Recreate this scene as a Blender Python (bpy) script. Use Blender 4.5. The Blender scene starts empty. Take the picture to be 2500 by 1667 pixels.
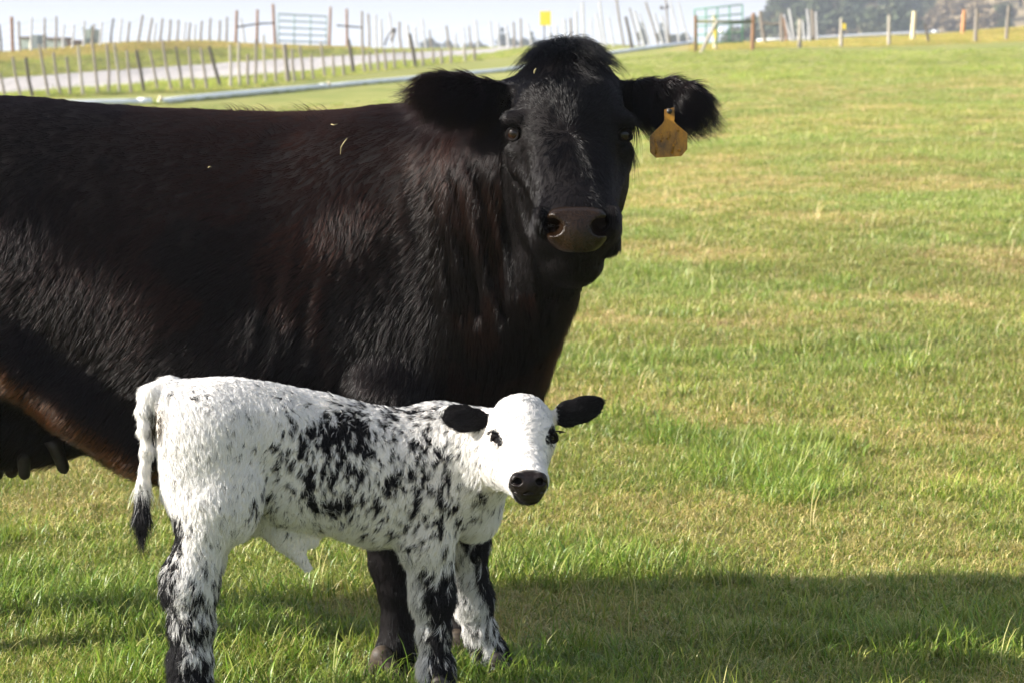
import bpy, math, random
import numpy as np
from math import radians, sin, cos, pi

rng = np.random.default_rng(7)
random.seed(7)
SC = bpy.context.scene
COL = SC.collection

# ------------------------------------------------------------------ camera
FPX = 85 / 36 * 2500          # focal length in photograph pixels (2500 wide)
CAMH = 1.469
PIT = radians(6.845)
camd = bpy.data.cameras.new('camera')
camd.lens = 85
camd.sensor_width = 36
camd.clip_start = 0.1
camd.clip_end = 6000
camd.dof.use_dof = True
camd.dof.focus_distance = 5.3
camd.dof.aperture_fstop = 9.0
cam = bpy.data.objects.new('camera', camd)
cam.location = (0, 0, CAMH)
cam.rotation_euler = (pi / 2 - PIT, 0, 0)
COL.objects.link(cam)
SC.camera = cam

# ------------------------------------------------------------------ sky, sun, exposure
SUN_EL, SUN_A = radians(25.5), radians(9.5)
to_sun = np.array([-cos(SUN_A) * cos(SUN_EL), -sin(SUN_A) * cos(SUN_EL), sin(SUN_EL)])
W = bpy.data.worlds.new('World')
SC.world = W
W.use_nodes = True
wn = W.node_tree.nodes
wl = W.node_tree.links
sky = wn.new('ShaderNodeTexSky')
sky.sky_type = 'NISHITA'
sky.sun_disc = False
sky.sun_elevation = SUN_EL
sky.sun_rotation = math.atan2(to_sun[0], to_sun[1])
sky.altitude = 0
sky.air_density = 1.0
sky.dust_density = 2.5
sky.ozone_density = 1.0
bg = next(n for n in wn if n.type == 'BACKGROUND')
# thin bright cloud and horizon haze over the blue, the same all the way round
geo = wn.new('ShaderNodeTexCoord')
sep = wn.new('ShaderNodeSeparateXYZ'); wl.new(geo.outputs['Generated'], sep.inputs[0])
mp_ = wn.new('ShaderNodeMapping'); mp_.inputs['Scale'].default_value = (1, 1, 3.5); wl.new(geo.outputs['Generated'], mp_.inputs[0])
cn = wn.new('ShaderNodeTexNoise'); cn.inputs['Scale'].default_value = 3.2; cn.inputs['Detail'].default_value = 6; cn.inputs['Roughness'].default_value = 0.55
wl.new(mp_.outputs[0], cn.inputs['Vector'])
cr_ = wn.new('ShaderNodeMapRange'); cr_.inputs['From Min'].default_value = 0.30; cr_.inputs['From Max'].default_value = 0.62
wl.new(cn.outputs['Fac'], cr_.inputs['Value'])
hz_ = wn.new('ShaderNodeMapRange'); hz_.inputs['From Min'].default_value = 0.30; hz_.inputs['From Max'].default_value = -0.02
hz_.inputs['To Min'].default_value = 0.0; hz_.inputs['To Max'].default_value = 0.9; hz_.interpolation_type = 'SMOOTHSTEP'
wl.new(sep.outputs['Z'], hz_.inputs['Value'])
mxx = wn.new('ShaderNodeMath'); mxx.operation = 'MAXIMUM'; wl.new(cr_.outputs[0], mxx.inputs[0]); wl.new(hz_.outputs[0], mxx.inputs[1])
mm_ = wn.new('ShaderNodeMath'); mm_.operation = 'MULTIPLY'; mm_.inputs[1].default_value = 0.9; wl.new(mxx.outputs[0], mm_.inputs[0])
cm = wn.new('ShaderNodeMix'); cm.data_type = 'RGBA'
wl.new(mm_.outputs[0], cm.inputs[0]); wl.new(sky.outputs[0], cm.inputs[6]); cm.inputs[7].default_value = (2.25, 2.32, 2.56, 1)
wl.new(cm.outputs[2], bg.inputs['Color'])
bg.inputs['Strength'].default_value = 0.12
sund = bpy.data.lights.new('sun', 'SUN')
sund.energy = 5.0
sund.angle = radians(0.55)
sund.color = (1.0, 0.955, 0.88)
sun = bpy.data.objects.new('sun', sund)
from mathutils import Vector
sun.rotation_euler = Vector(to_sun).to_track_quat('Z', 'Y').to_euler()
sun.location = (-6, -3, 8)
COL.objects.link(sun)
vs = SC.view_settings
vs.view_transform = 'Standard'
vs.look = 'None'
vs.gamma = 1
vs.use_curve_mapping = False
vs.exposure = 1.5
SC.cycles.use_denoising = True
SC.cycles.max_bounces = 6
SC.cycles.diffuse_bounces = 3
SC.cycles.glossy_bounces = 3
SC.cycles.transmission_bounces = 4
SC.cycles.transparent_max_bounces = 6
SC.cycles.volume_bounces = 0
SC.cycles_curves.shape = 'RIBBONS'
SC.cycles_curves.subdivisions = 2

# ------------------------------------------------------------------ helpers
def P(px, py, Y):
    """world point seen at photograph pixel (px,py) at depth Y"""
    dx = (px - 1250) / FPX
    dy = -(py - 833.5) / FPX
    d = np.array([dx, cos(PIT) + dy * sin(PIT), -sin(PIT) + dy * cos(PIT)])
    return d * (Y / d[1]) + np.array([0, 0, CAMH])

def hash3(i, j, k, s=0):
    h = (i.astype(np.int64) * 374761393 + j.astype(np.int64) * 668265263 + k.astype(np.int64) * 2147483647 + s * 974711) & 0xFFFFFFFF
    h = ((h ^ (h >> 13)) * 1274126177) & 0xFFFFFFFF
    h = ((h ^ (h >> 16)) * 2246822519) & 0xFFFFFFFF
    return ((h ^ (h >> 15)) & 0xFFFFFF).astype(np.float64) / 0xFFFFFF

def vnoise(p, f=1.0, s=0):
    q = np.asarray(p) * f
    i = np.floor(q).astype(np.int64)
    u = q - i
    u = u * u * (3 - 2 * u)
    r = 0
    for a in (0, 1):
        for b in (0, 1):
            for c in (0, 1):
                w = (u[:, 0] if a else 1 - u[:, 0]) * (u[:, 1] if b else 1 - u[:, 1]) * (u[:, 2] if c else 1 - u[:, 2])
                r = r + w * hash3(i[:, 0] + a, i[:, 1] + b, i[:, 2] + c, s)
    return r

def fbm(p, f=1.0, s=0, o=3):
    r, a, t = 0, 1.0, 0
    for k in range(o):
        r = r + a * vnoise(p, f * 2 ** k, s + k)
        t += a
        a *= 0.5
    return r / t

def sstep(a, b, x):
    t = np.clip((x - a) / (b - a), 0, 1)
    return t * t * (3 - 2 * t)

def nrm(v):
    return v / np.maximum(np.linalg.norm(v, axis=-1, keepdims=True), 1e-9)

def tag(o, label=None, cat=None, group=None, kind=None):
    if label: o['label'] = label
    if cat: o['category'] = cat
    if group: o['group'] = group
    if kind: o['kind'] = kind
    return o

def empty(name, loc=(0, 0, 0), rz=0):
    o = bpy.data.objects.new(name, None)
    o.location = loc
    o.rotation_euler = (0, 0, rz)
    o.empty_display_size = 0.2
    COL.objects.link(o)
    return o

def mesh_obj(name, verts, faces, mat=None, parent=None, smooth=True, cols=None, loc=None):
    """verts in the parent's space; faces: list or (n,4)/(n,3) array"""
    me = bpy.data.meshes.new(name)
    v = np.asarray(verts, dtype=np.float32)
    if isinstance(faces, np.ndarray):
        n, k = faces.shape
        me.vertices.add(len(v))
        me.vertices.foreach_set('co', v.ravel())
        me.loops.add(n * k)
        me.loops.foreach_set('vertex_index', faces.astype(np.int32).ravel())
        me.polygons.add(n)
        me.polygons.foreach_set('loop_start', np.arange(0, n * k, k, dtype=np.int32))
        me.update(calc_edges=True)
    else:
        me.from_pydata([tuple(map(float, x)) for x in v], [], faces)
        me.update()
    if smooth:
        me.polygons.foreach_set('use_smooth', np.ones(len(me.polygons), dtype=bool))
    if cols is not None:
        a = me.attributes.new('col', 'FLOAT_COLOR', 'POINT')
        c = np.ones((len(v), 4), dtype=np.float32)
        c[:, :3] = cols
        a.data.foreach_set('color', c.ravel())
    if mat: me.materials.append(mat)
    o = bpy.data.objects.new(name, me)
    if loc is not None: o.location = loc
    COL.objects.link(o)
    if parent is not None: o.parent = parent
    return o

def copy_obj(o, parent=None):
    c = o.copy()
    COL.objects.link(c)
    if parent is not None: c.parent = parent
    return c

# --- simple mesh builder (lists)
class MB:
    def __init__(s):
        s.v, s.f, s.c = [], [], []
    def tube(s, pts, rads, n=8, cap=True, col=None, flat=None):
        """tube through pts; flat=(axis,factor) squashes the section along axis"""
        pts = [np.asarray(p, float) for p in pts]
        base = len(s.v)
        m = len(pts)
        for i, p in enumerate(pts):
            t = pts[min(i + 1, m - 1)] - pts[max(i - 1, 0)]
            t = t / max(np.linalg.norm(t), 1e-9)
            up = np.array([0, 0, 1.0]) if abs(t[2]) < 0.9 else np.array([0, 1.0, 0])
            u = np.cross(up, t); u /= np.linalg.norm(u)
            w = np.cross(t, u)
            for k in range(n):
                a = 2 * pi * k / n
                o = (u * cos(a) + w * sin(a)) * rads[i]
                if flat is not None:
                    ax, fac = flat
                    o = o - ax * np.dot(o, ax) * (1 - fac)
                s.v.append(p + o)
                s.c.append(col if col is not None else (1, 1, 1))
        for i in range(m - 1):
            for k in range(n):
                a = base + i * n + k; b = base + i * n + (k + 1) % n
                s.f.append((a, b, b + n, a + n))
        if cap:
            s.f.append(tuple(base + k for k in range(n))[::-1])
            s.f.append(tuple(base + (m - 1) * n + k for k in range(n)))
        return s
    def box(s, lo, hi, R=None, col=None):
        b = len(s.v)
        for x in (lo[0], hi[0]):
            for y in (lo[1], hi[1]):
                for z in (lo[2], hi[2]):
                    p = np.array([x, y, z], float)
                    if R is not None: p = R @ p
                    s.v.append(p)
                    s.c.append(col if col is not None else (1, 1, 1))
        for q in ((0, 1, 3, 2), (4, 6, 7, 5), (0, 4, 5, 1), (2, 3, 7, 6), (0, 2, 6, 4), (1, 5, 7, 3)):
            s.f.append(tuple(b + i for i in q))
        return s
    def build(s, name, mat, parent=None, smooth=False, loc=None, cols=False):
        return mesh_obj(name, s.v, [tuple(f) for f in s.f], mat, parent, smooth, np.array(s.c) if cols else None, loc)

# --- materials
def new_mat(name):
    m = bpy.data.materials.new(name)
    m.use_nodes = True
    nt = m.node_tree
    b = next(n for n in nt.nodes if n.type == 'BSDF_PRINCIPLED')
    return m, nt, b

def noisy_mat(name, c1, c2, scale=8.0, rough=0.8, bump=0.2, spec=0.3, metallic=0.0, stretch=(1, 1, 1), dist=0.01):
    m, nt, b = new_mat(name)
    tc = nt.nodes.new('ShaderNodeTexCoord')
    mp = nt.nodes.new('ShaderNodeMapping')
    mp.inputs['Scale'].default_value = stretch
    nz = nt.nodes.new('ShaderNodeTexNoise')
    nz.inputs['Scale'].default_value = scale
    nz.inputs['Detail'].default_value = 6
    nz.inputs['Roughness'].default_value = 0.65
    rp = nt.nodes.new('ShaderNodeValToRGB')
    rp.color_ramp.elements[0].position = 0.32
    rp.color_ramp.elements[1].position = 0.68
    rp.color_ramp.elements[0].color = (*c1, 1)
    rp.color_ramp.elements[1].color = (*c2, 1)
    nt.links.new(tc.outputs['Object'], mp.inputs[0])
    nt.links.new(mp.outputs[0], nz.inputs['Vector'])
    nt.links.new(nz.outputs['Fac'], rp.inputs[0])
    nt.links.new(rp.outputs[0], b.inputs['Base Color'])
    b.inputs['Roughness'].default_value = rough
    b.inputs['Specular IOR Level'].default_value = spec
    b.inputs['Metallic'].default_value = metallic
    if bump:
        bp = nt.nodes.new('ShaderNodeBump')
        bp.inputs['Strength'].default_value = bump
        bp.inputs['Distance'].default_value = dist
        nt.links.new(nz.outputs['Fac'], bp.inputs['Height'])
        nt.links.new(bp.outputs[0], b.inputs['Normal'])
    return m

# ------------------------------------------------------------------ signed distance modelling
class Field:
    def __init__(s, lo, hi, h):
        s.lo = np.asarray(lo, float); s.h = h
        s.n = np.ceil((np.asarray(hi) - s.lo) / h).astype(int) + 1
        s.D = np.full(s.n, 0.5, dtype=np.float32)
    def _sub(s, lo, hi):
        a = np.clip(np.floor((lo - s.lo) / s.h).astype(int), 0, s.n)
        b = np.clip(np.ceil((hi - s.lo) / s.h).astype(int) + 1, 0, s.n)
        if np.any(b <= a): return None
        ax = [(s.lo[i] + s.h * np.arange(a[i], b[i])).astype(np.float32) for i in range(3)]
        G = (ax[0][:, None, None], ax[1][None, :, None], ax[2][None, None, :])
        return (slice(a[0], b[0]), slice(a[1], b[1]), slice(a[2], b[2])), G
    def op(s, fn, lo, hi, k, mode):
        mar = max(k, 3 * s.h)
        r = s._sub(np.asarray(lo) - mar, np.asarray(hi) + mar)
        if r is None: return
        sl, G = r
        d = fn(*G)
        A = s.D[sl]
        if mode == 'u':
            hh = np.maximum(k - np.abs(A - d), 0) / k
            s.D[sl] = np.minimum(A, d) - hh * hh * (k * 0.25)
        else:
            d = -d
            hh = np.maximum(k - np.abs(A - d), 0) / k
            s.D[sl] = np.maximum(A, d) + hh * hh * (k * 0.25)
    def ell(s, c, r, k=0.03, R=None, mode='u'):
        c = np.asarray(c, float); r = np.asarray(r, float)
        rm = r if R is None else np.array([r.max()] * 3)
        def fn(X, Y, Z):
            x, y, z = X - np.float32(c[0]), Y - np.float32(c[1]), Z - np.float32(c[2])
            if R is not None:
                M = np.asarray(R, np.float32)
                x, y, z = (M[0, 0] * x + M[1, 0] * y + M[2, 0] * z, M[0, 1] * x + M[1, 1] * y + M[2, 1] * z, M[0, 2] * x + M[1, 2] * y + M[2, 2] * z)
            q = [np.float32(v) for v in r]
            k0 = np.sqrt((x / q[0]) ** 2 + (y / q[1]) ** 2 + (z / q[2]) ** 2)
            k1 = np.sqrt((x / q[0] ** 2) ** 2 + (y / q[1] ** 2) ** 2 + (z / q[2] ** 2) ** 2)
            return k0 * (k0 - 1) / np.maximum(k1, 1e-6)
        s.op(fn, c - rm, c + rm, k, mode)
        return s
    def cone(s, a, b, ra, rb, k=0.03, flat=None, mode='u'):
        a = np.asarray(a, float); b = np.asarray(b, float)
        ab = b - a; L2 = float(ab @ ab)
        rm = max(ra, rb)
        def fn(X, Y, Z):
            x, y, z = X - np.float32(a[0]), Y - np.float32(a[1]), Z - np.float32(a[2])
            t = np.clip((x * np.float32(ab[0]) + y * np.float32(ab[1]) + z * np.float32(ab[2])) / np.float32(L2), 0, 1)
            x = x - t * np.float32(ab[0]); y = y - t * np.float32(ab[1]); z = z - t * np.float32(ab[2])
            l2 = x * x + y * y + z * z
            f = 1.0
            if flat is not None:
                n, f = flat
                vn = x * np.float32(n[0]) + y * np.float32(n[1]) + z * np.float32(n[2])
                l2 = l2 + vn * vn * np.float32(1 / f ** 2 - 1)
            return (np.sqrt(np.maximum(l2, 1e-12)) - (np.float32(ra) + t * np.float32(rb - ra))) * np.float32(min(1, f) ** 0.5)
        s.op(fn, np.minimum(a, b) - rm, np.maximum(a, b) + rm, k, mode)
        return s
    def chain(s, pts, k=0.03, flat=None, mode='u'):
        for (a, ra), (b, rb) in zip(pts[:-1], pts[1:]):
            s.cone(a, b, ra, rb, k, flat, mode)
        return s
    def mesh(s):
        D = s.D; n = s.n
        S = D < 0
        cnt = np.zeros(n - 1, dtype=np.int8)
        offs = [(a, b, c) for a in (0, 1) for b in (0, 1) for c in (0, 1)]
        for a, b, c in offs:
            cnt += S[a:n[0] - 1 + a, b:n[1] - 1 + b, c:n[2] - 1 + c]
        act = (cnt > 0) & (cnt < 8)
        I = np.argwhere(act)
        ids = np.full(n - 1, -1, dtype=np.int32)
        ids[act] = np.arange(len(I))
        val = np.stack([D[I[:, 0] + a, I[:, 1] + b, I[:, 2] + c] for a, b, c in offs], 1)
        acc = np.zeros((len(I), 3)); num = np.zeros(len(I))
        for i in range(8):
            for j in range(i + 1, 8):
                di = np.array(offs[j]) - np.array(offs[i])
                if np.abs(di).sum() != 1: continue
                v0, v1 = val[:, i], val[:, j]
                m = (v0 < 0) != (v1 < 0)
                t = v0[m] / (v0[m] - v1[m])
                acc[m] += np.array(offs[i]) + t[:, None] * di
                num[m] += 1
        V = s.lo + s.h * (I + acc / num[:, None])
        quads = []
        for ax in range(3):
            sl0 = [slice(1, n[i] - 1) for i in range(3)]; sl1 = list(sl0)
            sl0[ax] = slice(0, n[ax] - 1); sl1[ax] = slice(1, n[ax])
            a0, a1 = S[tuple(sl0)], S[tuple(sl1)]
            E = np.argwhere(a0 != a1)
            flip = a0[tuple(E.T)]
            off = np.ones(3, int); off[ax] = 0
            E = E + off
            u, w = (ax + 1) % 3, (ax + 2) % 3
            q = []
            for du, dw in ((-1, -1), (0, -1), (0, 0), (-1, 0)):
                e = E.copy(); e[:, u] += du; e[:, w] += dw
                q.append(ids[tuple(e.T)])
            q = np.stack(q, 1)
            q[~flip] = q[~flip][:, ::-1]
            quads.append(q)
        Q = np.concatenate(quads)
        return V, Q[(Q >= 0).all(1)]

def vert_normals(V, Q):
    N = np.zeros_like(V)
    fn = np.cross(V[Q[:, 2]] - V[Q[:, 0]], V[Q[:, 3]] - V[Q[:, 1]])
    for k in range(4):
        np.add.at(N, Q[:, k], fn)
    return nrm(N), 0.5 * np.linalg.norm(fn, axis=1)

def sample_surface(V, Q, N, area, dens, count):
    """count random points on quads, weighted by area*dens(per face)"""
    w = area * dens
    f = rng.choice(len(Q), size=count, p=w / w.sum())
    u, v = rng.random(count)[:, None], rng.random(count)[:, None]
    q = Q[f]
    def bl(A):
        return (A[q[:, 0]] * (1 - u) + A[q[:, 1]] * u) * (1 - v) + (A[q[:, 3]] * (1 - u) + A[q[:, 2]] * u) * v
    return bl(V), nrm(bl(N))

def make_hair(name, R, T, L, N, mat, cols, parent=None, lift=0.35, clump=0.5, cell=0.012, jit=0.25, cjit=0.35, r0=0.0005, seg=4, droop=0.0, curl=0.0):
    """strands from roots R along tangent flow T, length L, surface normal N"""
    n = len(R)
    key = np.floor(R / cell).astype(np.int64)
    cj = np.stack([hash3(key[:, 0], key[:, 1], key[:, 2], s) for s in (11, 12, 13, 14)], 1) - 0.5
    _, first, inv = np.unique(key, axis=0, return_index=True, return_inverse=True)
    inv = inv.ravel()
    guide = R[first][inv]
    lift = np.broadcast_to(np.asarray(lift, float), (n,))
    d = T + cj[:, :3] * 2 * cjit + rng.normal(0, jit, (n, 3))
    d = d - N * (d * N).sum(1, keepdims=True)
    d = nrm(d)
    lf = np.clip(lift + cj[:, 3] * 0.3 * (lift > 0.1) + rng.normal(0, 0.06, n), 0.04, 2)
    s = np.linspace(0, 1, seg)[None, :, None]
    Lx = L[:, None, None]
    dd, nn = d[:, None, :], N[:, None, :]
    lfx = lf[:, None, None]
    k = 1 / np.sqrt(1 + lfx ** 2)
    pos = R[:, None, :] - nn * 0.001 + Lx * k * (dd * (s * (0.75 + 0.25 * s)) + nn * lfx * (s * 1.25 - 0.45 * s * s))
    pos = pos + (guide - R)[:, None, :] * (clump * s ** 1.4)
    if droop:
        pos[:, :, 2] -= (droop * Lx * s ** 2)[:, :, 0]
    if curl:
        b = np.cross(d, N)[:, None, :]
        ph = (cj[:, 0] * 12)[:, None, None]
        pos = pos + b * (curl * Lx * np.sin(s * 4 + ph) * s) + nn * (curl * 0.5 * Lx * np.cos(s * 5 + ph) * s)
    hc = bpy.data.hair_curves.new(name)
    hc.add_curves([seg] * n)
    hc.position_data.foreach_set('vector', pos.astype(np.float32).ravel())
    ra = hc.attributes.get('radius') or hc.attributes.new('radius', 'FLOAT', 'POINT')
    rr = np.linspace(1, 0.12, seg)[None, :] * np.broadcast_to(np.asarray(r0, float), (n,))[:, None]
    ra.data.foreach_set('value', rr.astype(np.float32).ravel())
    ca = hc.attributes.new('hcol', 'FLOAT_COLOR', 'CURVE')
    c = np.ones((n, 4), dtype=np.float32); c[:, :3] = cols
    ca.data.foreach_set('color', c.ravel())
    hc.materials.append(mat)
    o = bpy.data.objects.new(name, hc)
    COL.objects.link(o)
    if parent is not None: o.parent = parent
    return o

def attr_node(nt, name, typ='GEOMETRY'):
    a = nt.nodes.new('ShaderNodeAttribute')
    a.attribute_name = name
    a.attribute_type = typ
    return a
# ================================================================== THE LAND
ctrl = []
for x in (-9, -3, 0, 3, 9):
    for y in (3, 6, 11): ctrl.append((x, y, 0.0))
def cp(px, py, Y):
    q = P(px, py, Y); ctrl.append((q[0], q[1], q[2]))
def curve(tab, step=70):
    t = np.array(tab, float)
    for px in np.arange(t[0, 0], t[-1, 0] + 1, step):
        cp(px, np.interp(px, t[:, 0], t[:, 1]), np.interp(px, t[:, 0], t[:, 2]))
curve([(-200, 256, 62.5), (0, 247, 64), (250, 237, 65.5), (500, 219, 69), (700, 202, 75), (1010, 164, 92), (1250, 140, 115), (1480, 117, 130)])
curve([(-200, 272, 57.5), (250, 258, 61), (388, 254, 62), (800, 216, 72), (1235, 176, 84), (1480, 136, 98), (1690, 108, 112)])
curve([(-200, 240, 67), (0, 232, 70), (300, 212, 76), (640, 186, 86), (900, 160, 100), (1200, 131, 140)])
curve([(-200, 205, 76), (0, 194, 80), (300, 173, 90), (640, 150, 103), (900, 135, 120), (1200, 121, 165)])
curve([(-200, 137, 87), (0, 132, 92), (130, 126, 94), (300, 106, 100), (500, 101, 110), (640, 110, 118), (900, 117, 135), (1200, 119, 190), (1500, 113, 190)])
curve([(-200, 150, 99), (0, 145, 105), (130, 139, 107), (300, 119, 113), (500, 114, 123), (640, 122, 131), (900, 127, 148)])
curve([(1690, 128, 87), (1840, 124, 87), (1950, 117, 90), (2150, 113, 93), (2300, 108, 95), (2460, 98, 97), (2700, 88, 99)], 90)
curve([(1750, 107, 106), (2000, 98, 110), (2300, 82, 112), (2500, 64, 115), (2700, 52, 118)], 90)
for px in (-200, 0, 300, 600, 900, 1200, 1500): 
    X = (px - 1250) / FPX
    ctrl.append((X * 230, 230, 0.4)); ctrl.append((X * 420, 420, -1.5))
for px in (1800, 2100, 2500, 2800):
    X = (px - 1250) / FPX
    ctrl.append((X * 170, 170, 1.0)); ctrl.append((X * 330, 330, 0.0))
for px in (-200, 1250, 2700):
    X = (px - 1250) / FPX
    ctrl.append((X * 25, 25, 0.15 if px < 2000 else 0.3)); ctrl.append((X * 1000, 1000, -3.0)); ctrl.append((X * 3000, 3000, -4.0))
ctrl = np.array(ctrl)
def uv_of(x, y):
    yy = np.maximum(y, 3.0)
    return np.stack([np.clip(x / yy, -0.36, 0.36) * 9, np.log(yy) * 1.5], -1)
cuv = uv_of(ctrl[:, 0], ctrl[:, 1])
def phi(r2): return np.sqrt(r2 + 0.02)
A_ = phi(((cuv[:, None] - cuv[None]) ** 2).sum(-1)) - 1e-3 * np.eye(len(cuv))
wts = np.linalg.solve(A_, ctrl[:, 2])
def terr_raw(x, y):
    x = np.asarray(x, float); y = np.asarray(y, float)
    q = uv_of(x, y)
    sh = q.shape[:-1]
    q = q.reshape(-1, 2)
    out = np.empty(len(q))
    for i in range(0, len(q), 20000):
        out[i:i + 20000] = phi(((q[i:i + 20000, None] - cuv[None]) ** 2).sum(-1)) @ wts
    z = out.reshape(sh) * sstep(9, 18, y)
    p3 = np.stack([x, y, 0 * x], -1).reshape(-1, 3)
    bumpy = (fbm(p3, 0.55, 3, 3).reshape(sh) - 0.5) * 0.09 * sstep(8, 20, y) * (1 - 0.75 * sstep(40, 60, y)) + (fbm(p3, 2.2, 8, 2).reshape(sh) - 0.5) * 0.03 * sstep(7, 9, y) * sstep(150, 60, y)
    return z + bumpy
gx = np.sinh(np.linspace(-5.2, 5.2, 261)) * 27
gy = np.concatenate([np.linspace(-60, 2, 14), 2 + (np.exp(np.linspace(0, 6.9, 330)) - 1) * 3.2])
GX, GY = np.meshgrid(gx, gy, indexing='ij')
GZ = terr_raw(GX, GY)
def terr(x, y):
    x = np.atleast_1d(np.asarray(x, float)); y = np.atleast_1d(np.asarray(y, float))
    i = np.clip(np.searchsorted(gx, x) - 1, 0, len(gx) - 2); j = np.clip(np.searchsorted(gy, y) - 1, 0, len(gy) - 2)
    u = (x - gx[i]) / (gx[i + 1] - gx[i]); v = (y - gy[j]) / (gy[j + 1] - gy[j])
    return (GZ[i, j] * (1 - u) + GZ[i + 1, j] * u) * (1 - v) + (GZ[i, j + 1] * (1 - u) + GZ[i + 1, j + 1] * u) * v
def at(px, Y, dz=0.0):
    """point on the ground along the bearing of a photograph column at depth Y"""
    X = P(px, 125, Y)[0]
    return np.array([X, Y, float(terr(X, Y)[0]) + dz])
def interp(tab, x):
    t = np.array(tab, float)
    return float(np.interp(x, t[:, 0], t[:, 1]))

NEARF = [(-200, 63), (0, 65), (500, 69), (700, 75), (1010, 92), (1250, 115), (1500, 132)]
ROADN = [(-300, 66), (0, 70), (300, 76), (640, 86), (900, 100), (1200, 140), (1330, 190)]
ROADF = [(-300, 74), (0, 80), (300, 90), (640, 103), (900, 120), (1200, 165), (1330, 240)]
BANK = [(-300, 86), (0, 92), (300, 100), (500, 109), (640, 117), (900, 135), (1200, 188)]
PIPE = [(-100, 59), (250, 61), (388, 62), (800, 72), (1235, 84), (1480, 98), (1690, 112)]

# how dry and long the grass is (0 pasture .. 1 rank dead grass on the bank)
bear = np.clip(GX / np.maximum(GY, 3), -0.4, 0.4) * FPX + 1250
dry = np.zeros_like(GX)
yF = np.interp(bear, [t[0] for t in ROADF], [t[1] for t in ROADF]); yB = np.interp(bear, [t[0] for t in BANK], [t[1] for t in BANK])
left = bear < 1500
dry = np.where(left, sstep(0.35, 0.85, (GY - yF) / np.maximum(yB - yF, 1)), 0)
dry = np.maximum(dry, np.where(bear > 1650, sstep(91, 99, GY - (bear - 1950) * 0.004) * 0.9, 0))
dry = np.where(GY > 330, np.maximum(dry, 0.6), dry)
nearroad = np.where(left, 0.35 * sstep(-9, -2, GY - np.interp(bear, [t[0] for t in ROADN], [t[1] for t in ROADN])) * (GY < yF), 0)
dry = np.maximum(dry, nearroad)

m_field, nt, b = new_mat('pasture_turf')
tc = nt.nodes.new('ShaderNodeTexCoord')
def noise(scale, detail=4, stretch=(1, 1, 1), rough=0.6):
    mp = nt.nodes.new('ShaderNodeMapping'); mp.inputs['Scale'].default_value = stretch
    nt.links.new(tc.outputs['Object'], mp.inputs[0])
    n = nt.nodes.new('ShaderNodeTexNoise'); n.inputs['Scale'].default_value = scale; n.inputs['Detail'].default_value = detail; n.inputs['Roughness'].default_value = rough
    nt.links.new(mp.outputs[0], n.inputs['Vector'])
    return n.outputs['Fac']
def ramp(fac, stops):
    r = nt.nodes.new('ShaderNodeValToRGB')
    while len(r.color_ramp.elements) < len(stops): r.color_ramp.elements.new(0.5)
    for e, (p_, c_) in zip(r.color_ramp.elements, stops): e.position = p_; e.color = (*c_, 1)
    nt.links.new(fac, r.inputs[0]); return r.outputs[0]
def mix(fac, a, b_, mode='MIX'):
    m = nt.nodes.new('ShaderNodeMix'); m.data_type = 'RGBA'; m.blend_type = mode
    if isinstance(fac, float): m.inputs[0].default_value = fac
    else: nt.links.new(fac, m.inputs[0])
    for i, v in ((6, a), (7, b_)):
        if isinstance(v, tuple): m.inputs[i].default_value = (*v, 1)
        else: nt.links.new(v, m.inputs[i])
    return m.outputs[2]
G_A, G_B, G_C = (0.115, 0.165, 0.030), (0.205, 0.215, 0.055), (0.30, 0.245, 0.095)
big = ramp(noise(0.16, 4, (0.7, 1.6, 1)), [(0.32, (0.145, 0.180, 0.040)), (0.50, (0.232, 0.232, 0.064)), (0.68, (0.31, 0.285, 0.105))])
mid = ramp(noise(1.1, 5, (0.8, 1.3, 1)), [(0.32, (0.112, 0.150, 0.029)), (0.52, (0.232, 0.232, 0.064)), (0.68, (0.35, 0.31, 0.122))])
fine = ramp(noise(30, 4), [(0.25, (0.05, 0.07, 0.015)), (0.5, (0.17, 0.19, 0.045)), (0.75, (0.33, 0.30, 0.12))])
c1 = mix(0.55, big, mid)
c2 = mix(0.28, c1, fine)
dn_ = nt.nodes.new('ShaderNodeAttribute'); dn_.attribute_name = 'dry'
drycol = ramp(noise(0.9, 5, (0.6, 1.4, 1)), [(0.28, (0.17, 0.15, 0.045)), (0.5, (0.30, 0.225, 0.085)), (0.72, (0.42, 0.30, 0.14))])
c3 = mix(dn_.outputs['Fac'], c2, drycol)
nt.links.new(c3, b.inputs['Base Color'])
b.inputs['Roughness'].default_value = 0.9
b.inputs['Specular IOR Level'].default_value = 0.1
bp = nt.nodes.new('ShaderNodeBump'); bp.inputs['Strength'].default_value = 0.8; bp.inputs['Distance'].default_value = 0.05
nt.links.new(noise(9, 6), bp.inputs['Height']); nt.links.new(bp.outputs[0], b.inputs['Normal'])

n0, n1 = GX.shape
idx = np.arange(n0 * n1).reshape(n0, n1)
FQ = np.stack([idx[:-1, :-1], idx[1:, :-1], idx[1:, 1:], idx[:-1, 1:]], -1).reshape(-1, 4)
field = mesh_obj('field', np.stack([GX, GY, GZ], -1).reshape(-1, 3), FQ, m_field)
at_ = field.data.attributes.new('dry', 'FLOAT', 'POINT'); at_.data.foreach_set('value', dry.astype(np.float32).ravel())
tag(field, 'sunny green pasture sloping up to the road', kind='structure')

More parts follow.
